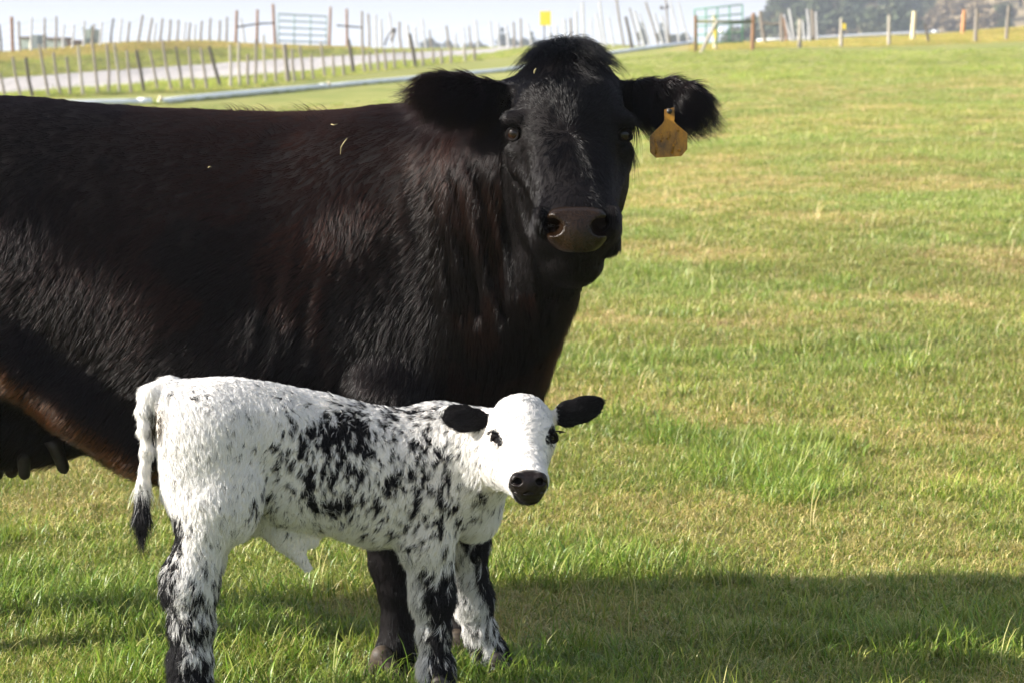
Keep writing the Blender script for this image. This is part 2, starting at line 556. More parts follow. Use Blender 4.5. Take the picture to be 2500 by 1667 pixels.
# ---- road
m_road = noisy_mat('pale_chip_seal', (0.30, 0.275, 0.26), (0.40, 0.37, 0.35), scale=3, rough=0.9, bump=0.2, stretch=(1, 1, 1))
V, F_ = [], []
pxs = np.linspace(-300, 1330, 140); K_ = 9
for px in pxs:
    a, c = interp(ROADN, px), interp(ROADF, px)
    for j in range(K_):
        V.append(at(px, a + (c - a) * j / (K_ - 1), 0.03 + 0.05 * sin(pi * j / (K_ - 1))))
for i in range(len(pxs) - 1):
    for j in range(K_ - 1):
        q = i * K_ + j
        F_.append((q, q + K_, q + K_ + 1, q + 1))
road = mesh_obj('road', V, F_, m_road)
tag(road, 'pale grey country road crossing behind the pasture', kind='structure')

# ---- hill on the right
hx = np.linspace(20, 230, 90); hy = np.linspace(330, 560, 60)
HX, HY = np.meshgrid(hx, hy, indexing='ij')
def hill_h(x, y):
    px = x / y * FPX + 1250
    prof = np.interp(px, [1780, 1850, 1910, 1990, 2070, 2150, 2215, 2250, 2300, 2400, 2550, 2800, 3300], [1.0, 4.6, 6.6, 8.0, 9.0, 9.3, 6.6, 5.2, 8.2, 10.5, 12, 13.5, 10]) * 1.0
    t = np.clip((y - 335) / 95, 0, 1)
    back = 1 - sstep(470, 560, y)
    p3 = np.stack([x, y, 0 * x], -1).reshape(-1, 3)
    return (-0.6 + prof * (t ** 0.8) * back * 1.12 + (fbm(p3, 0.06, 77, 3).reshape(x.shape) - 0.5) * 2.0 * t * back)
HZ = hill_h(HX, HY)
m_hill = noisy_mat('brown_scrub_hillside', (0.085, 0.07, 0.035), (0.30, 0.225, 0.125), scale=0.10, rough=0.95, bump=0.6, dist=0.6)
i0 = np.arange(HX.size).reshape(HX.shape)
hill = mesh_obj('hill', np.stack([HX, HY, HZ], -1).reshape(-1, 3), np.stack([i0[:-1, :-1], i0[1:, :-1], i0[1:, 1:], i0[:-1, 1:]], -1).reshape(-1, 4), m_hill)
tag(hill, 'brown wooded hill rising beyond the pasture', kind='structure')
# ================================================================== BLACK COW

m_cowhair = bpy.data.materials.new('black_coat_hair')
m_cowhair.use_nodes = True
nt = m_cowhair.node_tree
for x in list(nt.nodes):
    if x.type != 'OUTPUT_MATERIAL': nt.nodes.remove(x)
hb = nt.nodes.new('ShaderNodeBsdfHairPrincipled')
hb.parametrization = 'COLOR'
hb.inputs['Roughness'].default_value = 0.14
hb.inputs['IOR'].default_value = 1.38
hb.inputs['Radial Roughness'].default_value = 0.35
hb.inputs['Coat'].default_value = 0.0
nt.links.new(attr_node(nt, 'hcol').outputs['Color'], hb.inputs['Color'])
db = nt.nodes.new('ShaderNodeBsdfDiffuse'); db.inputs['Color'].default_value = (0.0022, 0.0018, 0.002, 1)
nt.links.new(attr_node(nt, 'hcol').outputs['Color'], db.inputs['Color'])
mh = nt.nodes.new('ShaderNodeMixShader'); mh.inputs[0].default_value = 0.5
nt.links.new(db.outputs[0], mh.inputs[1]); nt.links.new(hb.outputs[0], mh.inputs[2])
nt.links.new(mh.outputs[0], next(x for x in nt.nodes if x.type == 'OUTPUT_MATERIAL').inputs[0])

m_cowskin, nt, b = new_mat('black_hide')
b.inputs['Base Color'].default_value = (0.0035, 0.0026, 0.0028, 1)
b.inputs['Roughness'].default_value = 0.7
b.inputs['Specular IOR Level'].default_value = 0.06

def skin_mat(name, c1, c2, rough, scale=260, bump=0.4, spec=0.5):
    m = noisy_mat(name, c1, c2, scale=scale, rough=rough, bump=bump, spec=spec, dist=0.002)
    return m
m_nose = skin_mat('moist_brown_black_muzzle_skin', (0.004, 0.0023, 0.0014), (0.016, 0.0080, 0.0036), 0.21, 210, 0.7, 0.19)
m_teat = skin_mat('dark_teat_skin', (0.008, 0.006, 0.005), (0.022, 0.016, 0.013), 0.5, 90, 0.2, 0.3)
m_hoof = noisy_mat('weathered_horn_hoof', (0.02, 0.015, 0.011), (0.065, 0.048, 0.033), scale=30, rough=0.6, bump=0.3, stretch=(1, 1, 4), dist=0.004)
m_lid = skin_mat('dark_eyelid_skin', (0.010, 0.007, 0.006), (0.028, 0.020, 0.018), 0.6, 300, 0.3, 0.12)
m_lid_black = skin_mat('black_eyelid_skin', (0.0025, 0.002, 0.002), (0.006, 0.004, 0.004), 0.65, 300, 0.3, 0.06)
m_eye, nt, b = new_mat('wet_brown_eye')
nt.links.new(attr_node(nt, 'col').outputs['Color'], b.inputs['Base Color'])
b.inputs['Roughness'].default_value = 0.07
b.inputs['Specular IOR Level'].default_value = 0.26

def sphere(c, r, axis, irisr, name, parent, pup=0.5, iris=(0.05, 0.016, 0.006), white=(0.55, 0.47, 0.42)):
    """eyeball: unit sphere scaled r, pupil along axis, colours per vertex"""
    nu, nv = 28, 40
    ax = nrm(np.asarray(axis, float))
    side = nrm(np.cross(ax, [0, 0, 1.0])); up = np.cross(side, ax)
    V, F, Cc = [], [], []
    for i in range(nu + 1):
        th = pi * i / nu
        for k in range(nv):
            ph = 2 * pi * k / nv
            V.append(np.asarray(c) + r * (1 + (0.07 if th < irisr else 0)) * (ax * cos(th) + (side * cos(ph) + up * sin(ph)) * sin(th)))
            x, y = sin(th) * cos(ph), sin(th) * sin(ph)
            if th > irisr: col = white if th > irisr * 1.12 else (0.1, 0.07, 0.06)
            elif (x / (irisr * 0.62)) ** 2 + (y / (irisr * 0.36)) ** 2 < 1: col = (0.004, 0.003, 0.004)
            else:
                q = 1 - 0.45 * (th / irisr) ** 3
                col = tuple(a * q for a in iris)
            Cc.append(col)
    for i in range(nu):
        for k in range(nv):
            a = i * nv + k; bb = i * nv + (k + 1) % nv
            F.append((a, a + nv, bb + nv, bb))
    return mesh_obj(name, V, F, m_eye, parent, True, np.array(Cc))

cow = empty('cow')
tag(cow, 'big black cow standing side-on with her head turned to the camera', 'cow')

h = 0.0055
cf = Field((-2.02, 4.93, -0.03), (0.56, 6.40, 1.52), h)
YB = 5.95
# ---- trunk : ellipsoids strung along the spine
def trunk(px, yt, yb, hw, hl, k=0.10, Y=YB):
    a, b_ = P(px, yt, Y), P(px, yb, Y)
    c = (a + b_) / 2
    cf.ell(c, (hl, hw, abs(a[2] - b_[2]) / 2), k)
trunk(-330, 262, 900, 0.26, 0.20)
trunk(-180, 236, 960, 0.31, 0.26)
trunk(0, 240, 960, 0.325, 0.30)
trunk(190, 258, 1040, 0.345, 0.30)
trunk(380, 272, 1165, 0.36, 0.30)
trunk(560, 278, 1205, 0.365, 0.30)
trunk(740, 283, 1215, 0.345, 0.30)
trunk(900, 276, 1200, 0.31, 0.28)
trunk(1040, 300, 1180, 0.27, 0.24)
# hips, thigh and hind legs (outside the frame on the left)
for sy in (-1, 1):
    cf.ell(P(-250, 560, YB + sy * 0.13), (0.20, 0.14, 0.28), 0.10)
    o = sy * 0.16
    cf.chain([(P(-270, 760, YB + o * 1.05), 0.16), (P(-250, 960, YB + o), 0.10), (P(-330, 1180, YB + o), 0.058), (P(-325, 1240, YB + o), 0.05),
              (P(-300, 1400, YB + o), 0.038), (P(-292, 1500, YB + o), 0.042), (P(-275, 1555, YB + o), 0.05)], 0.05)
# flank fold running from stifle to belly
cf.chain([(P(-120, 800, 5.68), 0.08), (P(20, 880, 5.66), 0.06), (P(170, 985, 5.66), 0.05), (P(330, 1090, 5.70), 0.06)], 0.08)
# udder
cf.ell(P(55, 1020, 6.02), (0.17, 0.15, 0.118), 0.05)
cf.ell(P(-60, 1015, 6.02), (0.14, 0.14, 0.135), 0.05)
cf.cone(P(40, 1080, 5.99), P(230, 1040, 5.98), 0.05, 0.05, 0.06)
# shoulder, upper arm, chest
cf.ell(P(900, 640, 5.78), (0.22, 0.17, 0.33), 0.12)
cf.ell(P(1010, 830, 5.74), (0.15, 0.145, 0.20), 0.08)
cf.ell(P(1160, 760, 5.78), (0.145, 0.20, 0.26), 0.10)
cf.ell(P(1205, 930, 5.82), (0.105, 0.19, 0.20), 0.08)
cf.ell(P(1150, 1060, 5.84), (0.15, 0.17, 0.13), 0.08)
# front legs
cf.chain([(P(960, 960, 5.68), 0.13), (P(955, 1160, 5.66), 0.088), (P(955, 1290, 5.65), 0.062), (P(958, 1375, 5.65), 0.050), (P(968, 1440, 5.64), 0.038),
          (P(972, 1520, 5.64), 0.035), (P(968, 1585, 5.63), 0.042), (P(962, 1625, 5.62), 0.040)], 0.03)
cf.chain([(P(1110, 960, 5.92), 0.12), (P(1115, 1160, 5.88), 0.085), (P(1122, 1340, 5.84), 0.055), (P(1130, 1400, 5.82), 0.045), (P(1136, 1480, 5.80), 0.036),
          (P(1138, 1550, 5.79), 0.042), (P(1138, 1590, 5.78), 0.042)], 0.03)
# neck
cf.cone(P(1060, 540, 5.84), P(1350, 330, 5.52), 0.27, 0.155, 0.10)
cf.cone(P(1130, 720, 5.80), P(1375, 470, 5.52), 0.21, 0.12, 0.10)
cf.cone(P(1215, 850, 5.74), P(1378, 600, 5.42), 0.120, 0.070, 0.06)
cf.cone(P(1245, 960, 5.74), P(1345, 690, 5.52), 0.058, 0.045, 0.05)
# skull
cf.ell(P(1387, 250, 5.42), (0.119, 0.13, 0.108), 0.05)
cf.ell(P(1387, 172, 5.45), (0.062, 0.07, 0.052), 0.05)
cf.ell(P(1388, 318, 5.35), (0.126, 0.12, 0.105), 0.04)
cf.cone(P(1390, 330, 5.33), P(1408, 520, 5.135), 0.112, 0.076, 0.04)
cf.ell(P(1318, 425, 5.43), (0.058, 0.13, 0.12), 0.05)
cf.ell(P(1470, 425, 5.43), (0.055, 0.13, 0.12), 0.05)
cf.ell(P(1411, 552, 5.085), (0.086, 0.085, 0.070), 0.035)
cf.ell(P(1396, 640, 5.13), (0.062, 0.07, 0.045), 0.03)
cf.cone(P(1390, 560, 5.38), P(1396, 630, 5.16), 0.095, 0.055, 0.04)
cf.cone(P(1478, 535, 5.13), P(1492, 600, 5.12), 0.030, 0.021, 0.025)
cf.ell(P(1328, 575, 5.12), (0.03, 0.05, 0.045), 0.03)
# mouth line
cf.chain([(P(1300, 622, 5.09), 0.006), (P(1345, 628, 5.035), 0.007), (P(1408, 628, 5.01), 0.007), (P(1470, 626, 5.03), 0.007)], 0.007, mode='s')
# cheek line under the eyes (facial crest) and brow bones
cf.cone(P(1275, 395, 5.33), P(1332, 500, 5.20), 0.026, 0.018, 0.035)
cf.cone(P(1508, 395, 5.33), P(1478, 500, 5.20), 0.026, 0.018, 0.035)
cf.ell(P(1266, 292, 5.310), (0.036, 0.046, 0.021), 0.022)
cf.ell(P(1511, 294, 5.310), (0.036, 0.046, 0.021), 0.022)
cf.ell(P(1272, 366, 5.315), (0.032, 0.034, 0.016), 0.02)
cf.ell(P(1508, 368, 5.315), (0.032, 0.034, 0.016), 0.02)
cf.ell(P(1335, 250, 5.335), (0.05, 0.045, 0.045), 0.03)
cf.ell(P(1440, 250, 5.335), (0.05, 0.045, 0.045), 0.03)
# sockets
for ex, ey, eY in ((1259, 325, 5.285), (1517, 328, 5.285)):
    cf.ell(P(ex, ey, eY), (0.0185, 0.024, 0.0155), 0.006, mode='s')
# nostril pits
cf.ell(P(1318, 538, 5.045), (0.014, 0.026, 0.030), 0.018)
cf.ell(P(1498, 538, 5.045), (0.013, 0.026, 0.030), 0.018)
for sx, cx in ((1, 1349), (-1, 1468)):
    cf.cone(P(cx, 553, 4.96), P(cx + 12 * sx, 550, 5.10), 0.0205, 0.009, 0.008, mode='s')
    cf.cone(P(cx - 12 * sx, 520, 4.96), P(cx - 6 * sx, 545, 5.04), 0.008, 0.014, 0.008, mode='s')
# ears
nL = nrm(np.array([-0.25, -0.9, -0.35])); nR = nrm(np.array([0.25, -0.9, -0.3]))
cf.chain([(P(1245, 258, 5.44), 0.045), (P(1190, 250, 5.44), 0.046), (P(1125, 238, 5.42), 0.051), (P(1068, 226, 5.40), 0.044), (P(1034, 216, 5.39), 0.022)], 0.02, (nL, 0.32))
cf.chain([(P(1130, 254, 5.365), 0.032), (P(1062, 232, 5.355), 0.020)], 0.02, (nL, 0.45), mode='s')
cf.chain([(P(1530, 240, 5.44), 0.042), (P(1580, 246, 5.43), 0.044), (P(1640, 248, 5.41), 0.048), (P(1690, 252, 5.39), 0.041), (P(1716, 256, 5.38), 0.022)], 0.02, (nR, 0.32))
cf.chain([(P(1600, 285, 5.375), 0.030), (P(1650, 285, 5.365), 0.022)], 0.02, (nR, 0.45), mode='s')
# soft folds of loose hide down the neck and ribs
lo, hi = P(960, 280, 5.2), P(1400, 800, 5.2)
sl, G = cf._sub(np.array([lo[0], 5.2, hi[2]]), np.array([hi[0], 5.9, lo[2]]))
uu = (G[0] - np.float32(P(1190, 520, 5.55)[0])) + 0.14 * (G[2] - 1.05)
wz = sstep(0.62, 0.80, G[2] + 0 * uu) * (1 - sstep(1.16, 1.26, G[2] + 0 * uu)) * np.exp(-(uu / 0.115) ** 2)
cf.D[sl] += (0.0085 * wz * (np.sin(uu * 118 + 1.8 * np.sin(G[2] * 7)) * 0.6 + 0.55 * np.sin(uu * 71 + 1.1 + 1.5 * np.sin(G[2] * 5.0)) + 0.25 * np.sin(uu * 213 + 3 * np.sin(G[2] * 11)))).astype(np.float32) * (1 + 0 * G[1])
lo, hi = P(520, 520, 5.6), P(860, 1050, 5.6)
sl, G = cf._sub(np.array([lo[0], 5.4, hi[2]]), np.array([hi[0], 5.9, lo[2]]))
uu = (G[0] - np.float32(P(700, 800, 5.6)[0])) - 0.25 * (G[2] - 0.85)
wz = np.exp(-((G[2] - 0.83) / 0.16) ** 2) * np.exp(-(uu / 0.10) ** 2)
cf.D[sl] += (0.0028 * wz * (np.sin(uu * 78 + 1.6 * np.sin(G[2] * 13)) + 0.6 * np.sin(uu * 131 + 2 * np.sin(G[2] * 9)))).astype(np.float32) * (1 + 0 * G[1])

CV, CQ = cf.mesh()
del cf
CN, CA = vert_normals(CV, CQ)
mesh_obj('body', CV, CQ, m_cowskin, cow)

# ---- muzzle pad
nf = Field(np.array(P(1300, 650, 5.0)) - (0, 0.10, 0), np.array(P(1520, 480, 5.0)) + (0, 0.16, 0), 0.0016)
nf.ell(P(1411, 553, 5.083), (0.0815, 0.090, 0.0665), 0.02)
nf.cone(P(1352, 545, 5.03), P(1470, 545, 5.03), 0.034, 0.034, 0.03)
nf.cone(P(1411, 590, 5.03), P(1411, 606, 5.03), 0.042, 0.040, 0.03)
# flared nostril rims then the holes
for sx, cx in ((1, 1349), (-1, 1468)):
    nf.ell(P(cx - 8 * sx, 546, 5.016), (0.030, 0.016, 0.034), 0.022)
    nf.ell(P(cx - 1 * sx, 556, 4.985), (0.0225, 0.060, 0.0180), 0.006, mode='s')
    nf.cone(P(cx - 14 * sx, 516, 4.985), P(cx - 6 * sx, 546, 4.99), 0.006, 0.017, 0.006, mode='s')
    nf.cone(P(cx - 12 * sx, 556, 4.985), P(cx + 2 * sx, 556, 4.985), 0.010, 0.013, 0.008, mode='s')
    nf.cone(P(cx - 24 * sx, 560, 4.985), P(cx - 14 * sx, 590, 5.0), 0.003, 0.003, 0.012, mode='s')
nf.cone(P(1411, 575, 4.975), P(1411, 640, 4.985), 0.0035, 0.0035, 0.010, mode='s')
# keep only the bare pad outline
def pad(X, Y, Z):
    c = P(1409, 562, 5.0)
    sc_ = 5.0 / FPX
    x = (X - np.float32(c[0])) / np.float32(76 * sc_); z = (Z - np.float32(c[2])) / np.float32(56 * sc_)
    z2 = z + 0 * x
    x2 = x / np.where(z2 < 0, 1 - 0.07 * np.minimum(-z2, 1.2), 1)
    return (((np.abs(x2) ** 3.6 + np.abs(z2) ** 3.6) ** (1 / 3.6)) - 1) * np.float32(0.055) + 0 * Y
A = nf.D
ax = [(nf.lo[i] + nf.h * np.arange(nf.n[i])).astype(np.float32) for i in range(3)]
d = pad(ax[0][:, None, None], ax[1][None, :, None], ax[2][None, None, :])
k = 0.012
hh = np.maximum(k - np.abs(A - d), 0) / k
nf.D = (np.maximum(A, d) + hh * hh * k * 0.25).astype(np.float32)
V, Q = nf.mesh()
mesh_obj('muzzle_pad', V, Q, m_nose, cow)

# ---- eyes with lids
def lids(name, c, rx, rz, tilt, parent, mat, depth=0.012, th=0.0055, gaze=(0, -1, 0)):
    """almond ring of skin around an eye, drawn in the plane facing gaze"""
    g = nrm(np.asarray(gaze, float))
    side = nrm(np.cross(g, [0, 0, 1.0])); up = np.cross(side, g)
    f = Field(np.asarray(c) - 0.045, np.asarray(c) + 0.045, 0.0014)
    pts = []
    for i in range(21):
        a = 2 * pi * i / 20
        x = cos(a); z = sin(a) * (1 - 0.35 * abs(cos(a)) ** 3)
        x, z = x * rx, z * rz * (0.72 if z > 0 else 1.0)
        xx = x * cos(tilt) - z * sin(tilt); zz = x * sin(tilt) + z * cos(tilt)
        r_ = math.hypot(xx, zz)
        pts.append((np.asarray(c) + side * xx + up * zz + g * (depth - r_ * r_ * 12), th * (1.55 if sin(a) > 0 else 1.0)))
    f.chain(pts, 0.004)
    V, Q = f.mesh()
    return mesh_obj(name, V, Q, mat, parent)
eL = P(1260, 326, 5.304); eR = P(1517, 329, 5.304)
gL, gR = nrm(np.array([-0.55, -0.83, -0.02])), nrm(np.array([0.55, -0.83, -0.02]))
sphere(eL, 0.0185, gL + np.array([0.22, -0.1, 0.16]), 0.98, 'eye', cow, iris=(0.013, 0.0042, 0.0018), white=(0.30, 0.26, 0.24))
sphere(eR, 0.0185, gR + np.array([-0.2, -0.1, 0.1]), 1.0, 'eye', cow, iris=(0.016, 0.006, 0.004), white=(0.1, 0.08, 0.07))
lids('eyelid', eL, 0.0165, 0.0140, -0.45, cow, m_lid_black, 0.0138, 0.0034, gaze=gL)
lids('eyelid', eR, 0.0165, 0.0130, 0.45, cow, m_lid_black, 0.0138, 0.0036, gaze=gR)

# ---- teats, hooves, tail
for x0, y0, x1, y1, Y, r in ((-5, 1120, -8, 1168, 5.96, .016), (28, 1120, 28, 1162, 6.06, .0165), (58, 1120, 60, 1166, 5.92, .0155), (138, 1095, 158, 1150, 5.90, .0165)):
    mb = MB()
    a, b_ = P(x0, y0, Y), P(x1, y1, Y)
    mb.tube([a + (a - b_) * 0.4, a, a + (b_ - a) * .5, a + (b_ - a) * .85, b_, b_ + (b_ - a) * .1], [r * 1.5, r * 1.15, r, r * .95, r * .7, r * .2], 12)
    mb.build('teat', m_teat, cow, True)
def hoof(c, fwd, r, hgt, parent, mat):
    """cloven hoof: two rounded wedge claws"""
    fwd = nrm(np.asarray(fwd, float)); side = np.array([fwd[1], -fwd[0], 0])
    f = Field(np.asarray(c) - (r * 2.2, r * 2.2, 0.004), np.asarray(c) + (r * 2.2, r * 2.2, hgt * 1.3), max(r / 16, 0.0025))
    for s_ in (-1, 1):
        o = np.asarray(c) + side * s_ * r * 0.52
        f.cone(o + fwd * r * 0.75 + (0, 0, r * 0.30), o - fwd * r * 0.1 + (0, 0, hgt * 0.95), r * 0.36, r * 0.46, r * 0.25)
        f.cone(o - fwd * r * 0.75 + (0, 0, r * 0.30), o - fwd * r * 0.2 + (0, 0, hgt * 0.9), r * 0.36, r * 0.44, r * 0.25)
        f.cone(o + fwd * r * 0.75 + (0, 0, r * 0.22), o - fwd * r * 0.75 + (0, 0, r * 0.22), r * 0.36, r * 0.36, r * 0.25)
    V, Q = f.mesh()
    return mesh_obj('hoof', V, Q, mat, parent)
for px, Y in ((955, 5.60), (1138, 5.77)):
    c = P(px, 1600, Y); c[2] = -0.012
    hoof(c, (0.8, -0.6, 0), 0.05, 0.068, cow, m_hoof)
for o in (-0.16, 0.16):
    c = P(-270, 1570, YB + o); c[2] = 0.0
    hoof(c, (1, 0, 0), 0.058, 0.07, cow, m_hoof)
mb = MB()
tb = P(-430, 330, YB)
mb.tube([tb + (0.10, 0, 0.02), tb, tb + (-.03, 0, -.12), tb + (-.035, 0, -.45), tb + (-.03, 0, -.72)], [.05, .035, .025, .016, .012], 10)
mb.tube([tb + (-.03, 0, -.70), tb + (-.035, 0, -.80), tb + (-.03, 0, -.98)], [.016, .035, .004], 10)
mb.build('tail', m_cowskin, cow, True)

# ---- coat
WH = P(1388, 335, 5.22)                       # hair whorl between the eyes
def cow_regions(p):
    pxz = p
    head = (p[:, 1] < 5.62) & (p[:, 2] > 0.93) & (p[:, 0] > P(1225, 0, 5.35)[0]) & (p[:, 0] < P(1548, 0, 5.35)[0])
    earl = (p[:, 0] < P(1222, 0, 5.42)[0]) & (p[:, 1] < 5.50) & (p[:, 2] > 1.20) & (p[:, 0] > P(985, 0, 5.4)[0])
    earr = (p[:, 0] > P(1542, 0, 5.42)[0])
    return head, earl, earr
fc = CV[CQ].mean(1)
fN = nrm(CN[CQ].sum(1))
view = nrm(np.array([0, 0, CAMH]) - fc)
vis = (fN * view).sum(1)
headf, elf, erf = cow_regions(fc)
dens = np.where(vis > -0.25, 1.0, 0.12)
dens *= np.where(headf, 1.7, np.where(elf | erf, 2.6, 1.0))
dens *= np.where(fc[:, 0] < -1.35, 0.15, 1.0)
dens *= np.where((fc[:, 2] < 0.5) & (fc[:, 0] < -0.6), 0.3, 1.0)
# bare pad and eye openings carry no hair
nz = (fc - P(1410, 560, 5.0)) / (0.072, 10, 0.050)
dens *= np.where((nz[:, 0] ** 2 + nz[:, 2] ** 2 < 1) & (fc[:, 1] < 5.12), 0.0, 1.0)
for e in (eL, eR):
    dens *= np.where(np.linalg.norm((fc - e) * (1, 0.6, 1.05), axis=1) < 0.0158, 0, 1)
NH = 230000
R, N = sample_surface(CV, CQ, CN, CA, dens, NH)
head, el, er = cow_regions(R)
body = ~(head | el | er)
T = np.zeros_like(R)
fall = sstep(0.98, 0.62, R[:, 2]) * 0.75
for gx_, gz_, gr_ in ((P(200, 0, 5.65)[0], P(0, 780, 5.65)[2], 0.17), (P(830, 0, 5.6)[0], P(0, 520, 5.6)[2], 0.10), (P(960, 0, 5.6)[0], P(0, 880, 5.6)[2], 0.17), (P(650, 0, 5.6)[0], P(0, 800, 5.6)[2], 0.10), (P(60, 0, 5.65)[0], P(0, 560, 5.65)[2], 0.12)):
    fall = np.maximum(fall, 1.15 * np.exp(-((R[:, 0] - gx_) ** 2 + (R[:, 2] - gz_) ** 2) / gr_ ** 2))
fall = fall[:, None]
flowb = np.array([-0.95, 0, -0.42]) * (1 - np.minimum(fall, 1)) + np.array([-0.42, 0, -0.92]) * np.minimum(fall, 1)
top = sstep(0.5, 0.95, N[:, 2])[:, None]
neck = sstep(P(1000, 0, 5.6)[0], P(1120, 0, 5.6)[0], R[:, 0])[:, None]
T[:] = (1 - top) * (flowb * (1 - neck) + np.array([-0.02, -0.05, -1.0]) * neck) + top * np.array([-1.0, -0.25, -0.1])
wv = fbm(R, 3.0, 31, 3)[:, None] - 0.5
T += wv * np.array([1.5, 0, 0.8])
T[(R[:, 2] < 0.45) & (R[:, 0] > -0.55)] = (0, 0, -1)
rad = R - WH
rad[:, 1] *= 0.4
below = (R[:, 2] < WH[2] - 0.02)
Th = nrm(rad)
Th = np.where(below[:, None], nrm(Th + np.array([0, 0, -0.9]) * sstep(0.02, 0.12, WH[2] - R[:, 2])[:, None]), Th)
Th = np.where((R[:, 2] > 1.40)[:, None], nrm(rad * (1.6, 0.1, 0.35) + (0, -0.08, -0.02)), Th)
T[head] = Th[head]
T[el] = nrm(np.array([-1.0, -0.1, -0.45]) + 1.5 * (R[el] - P(1110, 225, 5.42)) / 0.1 * (0.3, 0, 0.7))
T[er] = nrm(np.array([0.8, -0.15, -0.9]) + 0.6 * (R[er] - P(1640, 225, 5.42)) / 0.1 * (0.5, 0, 0.5))
L = 0.024 + 0.012 * rng.random(NH)
L += 0.014 * neck[:, 0] * body
bel = sstep(0.58, 0.44, R[:, 2]) * body * (R[:, 0] > -1.3) * (R[:, 0] < -0.55)
L += 0.014 * bel
L = np.where((R[:, 2] < 0.45) & (R[:, 0] > -0.6) & (np.abs(N[:, 2]) < 0.7), 0.016, L)
dn = np.linalg.norm(rad, axis=1)
Lh = 0.013 + 0.010 * sstep(0.02, 0.15, R[:, 2] - WH[2])
Lh = np.where(R[:, 2] < WH[2] - 0.02, 0.012, Lh)
Lh = np.where((np.abs(R[:, 0] - WH[0]) < 0.035) & (R[:, 2] > WH[2] - 0.05), np.maximum(Lh, 0.026), Lh)
L[head] = (Lh * (0.8 + 0.5 * rng.random(NH)))[head]
L[el | er] = (0.026 + 0.020 * rng.random(NH))[el | er]
fr = (er | el) & (N[:, 2] < -0.1)
L[fr] *= 1.75
lift = np.where(head, 0.24, np.where(el | er, 0.32, 0.16))
# short bristly ridge along the back
rid = (N[:, 2] > 0.8) & (R[:, 2] > 1.22) & (R[:, 0] > P(520, 0, 5.9)[0]) & (R[:, 0] < P(800, 0, 5.9)[0])
rs = rid & (rng.random(NH) < 0.07 * sstep(0.45, 0.7, vnoise(R, 22, 91)) * 2)
lift = np.where(rs, 1.1, lift)
L = np.where(rs, L * (0.8 + 1.1 * rng.random(NH)), L)
# colour : black, reddish brown withers, rust flank fold with its rim light painted in
base = np.array([0.0010, 0.0008, 0.0011])
red = np.array([0.024, 0.0066, 0.0032])
pr = 0.08 + 0.60 * np.exp(-((R[:, 0] - P(800, 0, 5.8)[0]) / 0.20) ** 2) * sstep(0.85, 1.22, R[:, 2])
pr += 0.45 * np.exp(-((R[:, 0] - P(650, 0, 5.8)[0]) / 0.35) ** 2) * sstep(0.6, 0.9, R[:, 2]) * (fbm(R, 4, 5) > 0.5)
pr += 0.35 * neck[:, 0] * body * (fbm(R, 6, 9) > 0.45)
pr += 0.10 * bel
fold = np.exp(-((R[:, 2] - (0.685 - 0.74 * (R[:, 0] + 1.149))) / 0.030) ** 2) * (R[:, 0] < -0.82) * (R[:, 0] > -1.3) * body
pr += 1.2 * fold
pr = np.clip(pr, 0, 1.3) * (0.4 + 0.8 * rng.random(NH))
pr[head] *= 0.15
pr[(R[:, 2] < 0.42) & (R[:, 0] > -0.6)] = 0
cols = base * (1 - np.minimum(pr, 1))[:, None] + red * pr[:, None]
cols += np.array([0.13, 0.044, 0.009]) * (fold * rng.random(NH))[:, None]  # orange rim light put into the hair colour along the fold
r0 = np.where(head, 0.00045, np.where(el | er, 0.00042, 0.00052))
make_hair('coat', R, T, L, N, m_cowhair, cols, cow, lift=lift, clump=0.22, cell=0.010, jit=0.10, cjit=0.12, r0=r0, seg=5, droop=0.10)
# poll tuft : long hair flopping over the crown
nt_ = 2600
tc_ = P(1386, 140, 5.44)
a = rng.normal(0, 1, (nt_, 3)) * (0.030, 0.03, 0.014)
R2 = tc_ + a
i = np.array([np.argmin(((CV[::7] - q) ** 2).sum(1)) for q in R2]) * 7
R2, N2 = CV[i], CN[i]
T2 = nrm((R2 - tc_) * (1.0, 0.2, 0.3) / 0.05 + np.array([0, -0.45, 0.15]) + rng.normal(0, .25, (nt_, 3)))
L2 = 0.035 + 0.045 * rng.random(nt_)
make_hair('poll_tuft', R2, T2, L2, N2, m_cowhair, np.tile(base, (nt_, 1)), cow, lift=0.5 + 0.5 * rng.random(nt_), clump=0.7, cell=0.012, jit=0.12, cjit=0.35, r0=0.0005, seg=7, droop=0.32)
# eyelashes and chin whiskers
def lashes(name, c, gaze, n, L, parent, mat, col, rx=0.018, rz=0.016):
    g = nrm(np.asarray(gaze, float)); side = nrm(np.cross(g, [0, 0, 1.0])); up = np.cross(side, g)
    a = np.linspace(0.25, pi - 0.25, n)
    R = np.array([np.asarray(c) + side * cos(t) * rx + up * sin(t) * rz + g * 0.014 for t in a])
    T = np.array([nrm(side * cos(t) * 0.7 + g * 1.0 + np.array([0, 0, -0.15])) for t in a])
    N = np.tile(up, (n, 1))
    return make_hair(name, R, T, np.full(n, L) * (0.8 + 0.4 * rng.random(n)), N, mat, np.tile(col, (n, 1)), parent, lift=0.15, clump=0.2, cell=0.006, jit=0.08, cjit=0.1, r0=0.0006, seg=5)
lashes('eyelash', eL, gL, 40, 0.022, cow, m_cowhair, base)
lashes('eyelash', eR, gR, 40, 0.022, cow, m_cowhair, base)

